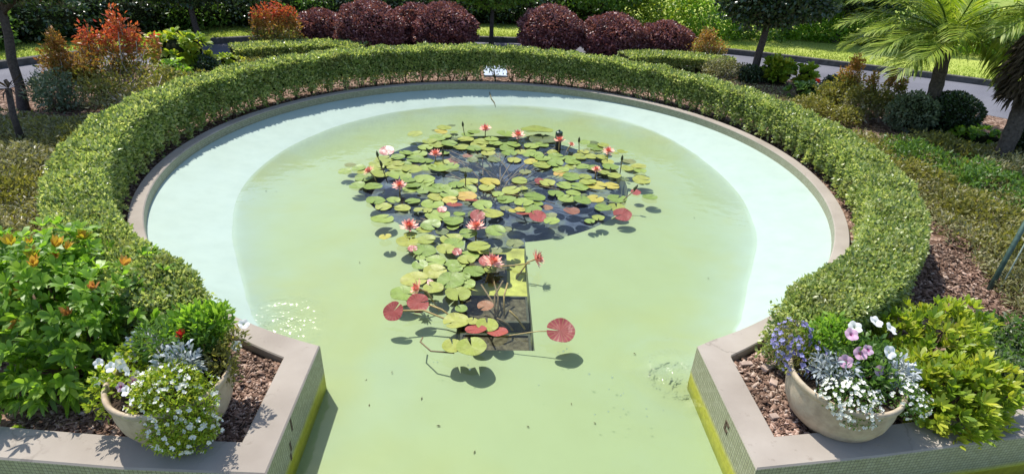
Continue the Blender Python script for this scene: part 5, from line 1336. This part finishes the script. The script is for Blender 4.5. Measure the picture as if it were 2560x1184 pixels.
# right bowl
x, y = BRX, BRY
r1 = small_plant('petunia', 'petunia with large pink trumpet flowers in the bowl', (x + .05, y + .05, ZB), [(0, 0, .14, .22, .2, .16), (.1, -.12, .1, .16, .14, .13)], 700, .07, .035, 'mid', 'flower', None, 'bedding plants in the pink-flowered bowl')
petunias(r1, [(x - .02, y + .10, ZB + .40, (-.1, -.5, .8)), (x + .02, y - .02, ZB + .30, (-.2, -.7, .7)), (x - .10, y - .05, ZB + .24, (-.3, -.7, .6))], .115, 'pet_pink', .3)
petunias(r1, [(x + .14, y - .13, ZB + .22, (.1, -.8, .4)), (x + .09, y - .0, ZB + .32, (.1, -.6, .8))], .095, 'pet_mauve', .3)
r1 = small_plant('petunia', 'petunia with white trumpet flowers at the back of the pink-flowered bowl', (x + .24, y + .14, ZB), [(0, 0, .14, .2, .18, .17)], 500, .07, .035, 'mid', 'flower', None, 'bedding plants in the pink-flowered bowl')
petunias(r1, [(x + .10, y + .24, ZB + .37, (-.1, -.4, .9)), (x + .30, y + .28, ZB + .40, (.2, -.3, .9)), (x + .42, y + .24, ZB + .36, (.4, -.3, .8)), (x + .28, y + .0, ZB + .30, (.2, -.7, .7))], .12, 'pet_white', .3)
small_plant('alyssum', 'dense cream-white alyssum cushion at the front of the pink-flowered bowl', (x - .14, y - .26, ZB), [(0, 0, .06, .22, .15, .13), (.05, -.1, -.02, .18, .1, .12)], 1400, .03, .012, 'mid', 'flower', ('flower', 'white_fl', 330, .018), 'bedding plants in the pink-flowered bowl')
small_plant('alyssum', 'looser alyssum trailing over the rim beyond the cream-white cushion', (x + .3, y - .2, ZB), [(0, 0, .06, .18, .16, .12), (.1, -.06, 0, .14, .14, .12)], 1000, .035, .013, 'mid', 'flower', ('flower', 'white_fl', 120, .018), 'bedding plants in the pink-flowered bowl')
small_plant('lobelia', 'violet-blue lobelia spilling over the rim towards the coping corner', (x - .3, y + .16, ZB), [(0, 0, .1, .2, .16, .16), (-.1, .1, .2, .14, .14, .2)], 1000, .04, .012, 'olive', 'flower', ('flower', 'violet_fl', 190, .024), 'bedding plants in the pink-flowered bowl')
small_plant('dusty_miller', 'silver-leaved plant between the lobelia and the pink petunia', (x - .16, y - .02, ZB), [(0, 0, .12, .17, .14, .14)], 420, .075, .02, 'silver', 'plant', None, 'bedding plants in the pink-flowered bowl', .8, .5, .7, True)
small_plant('dusty_miller', 'silver-leaved plant at the rim beside the loose alyssum', (x + .38, y - .02, ZB), [(0, 0, .1, .15, .15, .14)], 380, .075, .02, 'silver', 'plant', None, 'bedding plants in the pink-flowered bowl', .8, .5, .7, True)
small_plant('leafy_herb', 'fresh green leafy herb at the back of the pink-flowered bowl', (x - .14, y + .26, ZB), [(0, 0, .18, .2, .16, .18), (.15, .1, .22, .14, .14, .16)], 1100, .055, .026, 'bright', 'plant', None, 'bedding plants in the pink-flowered bowl', .7, .4)

# left bowl
x, y = BLX, BLY
small_plant('alyssum', 'large rounded mound of white-flowered alyssum hanging over the rim of the bowl', (x + .14, y - .24, ZB), [(0.02, 0, .03, .31, .23, .23), (.06, -.1, -.16, .27, .17, .23), (-.02, .05, .1, .22, .2, .16)], 12500, .036, .015, 'lime', 'flower', ('flower', 'white_fl', 260, .022), 'bedding plants in the white-flowered bowl')
r1 = small_plant('petunia', 'white petunia trailing over the rim towards the orange-tipped shrub', (x - .3, y - .02, ZB), [(0, 0, .06, .2, .2, .15), (-.14, -.1, -.06, .14, .14, .2), (.02, .15, .12, .16, .14, .15)], 1000, .05, .026, 'lime', 'flower', None, 'bedding plants in the white-flowered bowl')
petunias(r1, [(x - .34 + random.uniform(-.2, .2), y - .12 + random.uniform(-.16, .2), ZB + .12 + random.uniform(-.22, .16), (random.uniform(-.5, .2), -.7, random.uniform(.2, .7))) for i in range(17)], .085, 'pet_white', .3)
petunias(r1, [(x - .24, y - .2, ZB + .1, (-.1, -.8, .5)), (x - .16, y - .16, ZB + .12, (.1, -.8, .5))], .08, 'pet_mauve', .3)
small_plant('fern_leaf_plant', 'green ferny foliage at the back of the white-flowered bowl', (x - .02, y + .18, ZB), [(0, 0, .2, .28, .2, .2), (-.15, .05, .15, .2, .16, .2), (.2, .1, .2, .16, .16, .18)], 1800, .07, .02, 'mid', 'plant', None, 'bedding plants in the white-flowered bowl', .8, .3)
small_plant('leafy_herb', 'bright green leafy clump rising behind the ferny foliage', (x + .12, y + .3, ZB), [(0, .02, .28, .22, .18, .16), (.12, .08, .3, .14, .14, .14)], 1200, .07, .03, 'bright', 'plant', None, 'bedding plants in the white-flowered bowl', .7, .5)
small_plant('dusty_miller', 'silver-leaved plant behind the large alyssum mound', (x + .12, y - .02, ZB), [(0, 0, .16, .17, .14, .15)], 420, .075, .02, 'silver', 'plant', None, 'bedding plants in the white-flowered bowl', .8, .5, .7, True)
small_plant('dusty_miller', 'silver-leaved tuft at the back rim beside the white petunia', (x - .25, y + .22, ZB), [(0, 0, .14, .13, .12, .14)], 260, .07, .02, 'silver', 'plant', None, 'bedding plants in the white-flowered bowl', .8, .5, .7, True)
r1 = small_plant('dry_flower_plant', 'fading plant with a lone white flower leaning out over the mulch', (x + .34, y + .14, ZB), [(0, 0, .1, .14, .14, .12), (.1, .1, .2, .1, .1, .12), (.05, -.05, 0, .12, .1, .12)], 700, .045, .018, 'olive', 'plant', None, 'bedding plants in the white-flowered bowl')
petunias(r1, [(x + .52, y + .3, ZB + .32, (.4, -.3, .8)), (x + .46, y + .22, ZB + .16, (.3, -.6, .6))], .09, 'pet_white', .3)
r1 = small_plant('geranium', 'single red blossom on a leafy stem among the ferny foliage', (x + .1, y + .2, ZB), [(0, 0, .22, .08, .08, .12)], 120, .06, .03, 'mid', 'flower', None, 'bedding plants in the white-flowered bowl')
whorls('flower', np.array([[x + .1, y + .14, ZB + .33]] * 3), unit(3) * .5 + np.array([0, -.6, .6]), 6, .045, .035, M['red_fl'], r1, (.3, 1.3), 0)

# ------------------------------------------------------------------ foreground shrubs
broadleaf('orange_tipped_shrub', 'large glossy green shrub with orange new leaf rosettes beside the white-flowered bowl', (-3.75, -5.45, GZ),
          [(0.15, .1, .55, .62, .5, .5), (-.35, .2, .7, .6, .5, .5), (.5, .35, .42, .4, .4, .4), (-.1, -.35, .3, .5, .35, .4), (-.55, .55, .75, .5, .45, .45), (.25, .6, .5, .45, .4, .42)], 1150, .115, .04, 'bright', ('orange_rosettes', 'tip'), 20, 'shrub', None, None, 8, 10)
broadleaf('leafy_shrub', 'bright leafy shrub filling in behind the orange-tipped shrub', (-4.55, -4.95, GZ), [(0, 0, .62, .6, .5, .45), (.35, .25, .7, .45, .4, .4), (-.4, .2, .6, .5, .5, .4)], 620, .125, .048, 'bright', ('yellow_rosettes', 'tip'), 8, 'shrub', None, None, 8, 8)
broadleaf('bright_shrub', 'glossy bright yellow-green shrub behind the pink-flowered bowl', (4.12, -5.25, GZ), [(0, 0, .32, .42, .36, .34), (.25, .1, .42, .36, .32, .32), (-.3, .05, .34, .28, .26, .28), (.05, -.2, .3, .32, .26, .28)], 620, .10, .032, 'lime', None, 0, 'shrub', 'bright shrubs by the pink-flowered bowl', None, 9, 6, .06, (.35, .95), .03, 1.1)
broadleaf('bright_shrub', 'glossy bright yellow-green shrub shading the front coping beside the bowl', (3.88, -5.95, GZ), [(0, 0, .26, .36, .26, .3), (.28, .08, .34, .32, .26, .32), (-.18, .14, .3, .28, .24, .28), (.15, -.08, .12, .34, .22, .2)], 620, .10, .033, 'lime', None, 0, 'shrub', 'bright shrubs by the pink-flowered bowl', None, 9, 6, .06, (.35, .95), .03, 1.1)

# green garden stakes leaning by the ground cover
M['stake'] = plain('green_stake', (0.05, 0.09, 0.07), 0.5, 0.4, 0.3, 20)
M['stake2'] = plain('pale_stake', (0.30, 0.36, 0.30), 0.5, 0.4, 0.3, 20)
root = empty('garden_stake', (6.1, -3.75, GZ), 'leaning dark green garden stake with pale edge in the ground cover', 'stake')
mb = MB(); mb.tube([(6.08, -3.78, GZ - .05), (6.45, -3.45, .62), (6.75, -3.2, 1.15)], [.03, .03, .028], 8); mb.build('pole', M['stake'], root)
mb = MB(); mb.tube([(6.16, -3.83, GZ - .05), (6.53, -3.5, .60), (6.82, -3.25, 1.1)], [.009, .009, .009], 6); mb.build('wire', M['stake2'], root)
root = empty('bent_branch', (6.2, -4.3, GZ), 'pale bent bare branch standing in the feathery ground cover', 'branch')
mb = MB(); mb.tube([(6.3, -4.45, GZ - .05), (6.22, -4.3, .25), (6.18, -4.2, .38), (6.28, -4.1, .48), (6.5, -4.0, .5)], [.022, .02, .018, .016, .01], 7); mb.build('stem', M['twig'], root)
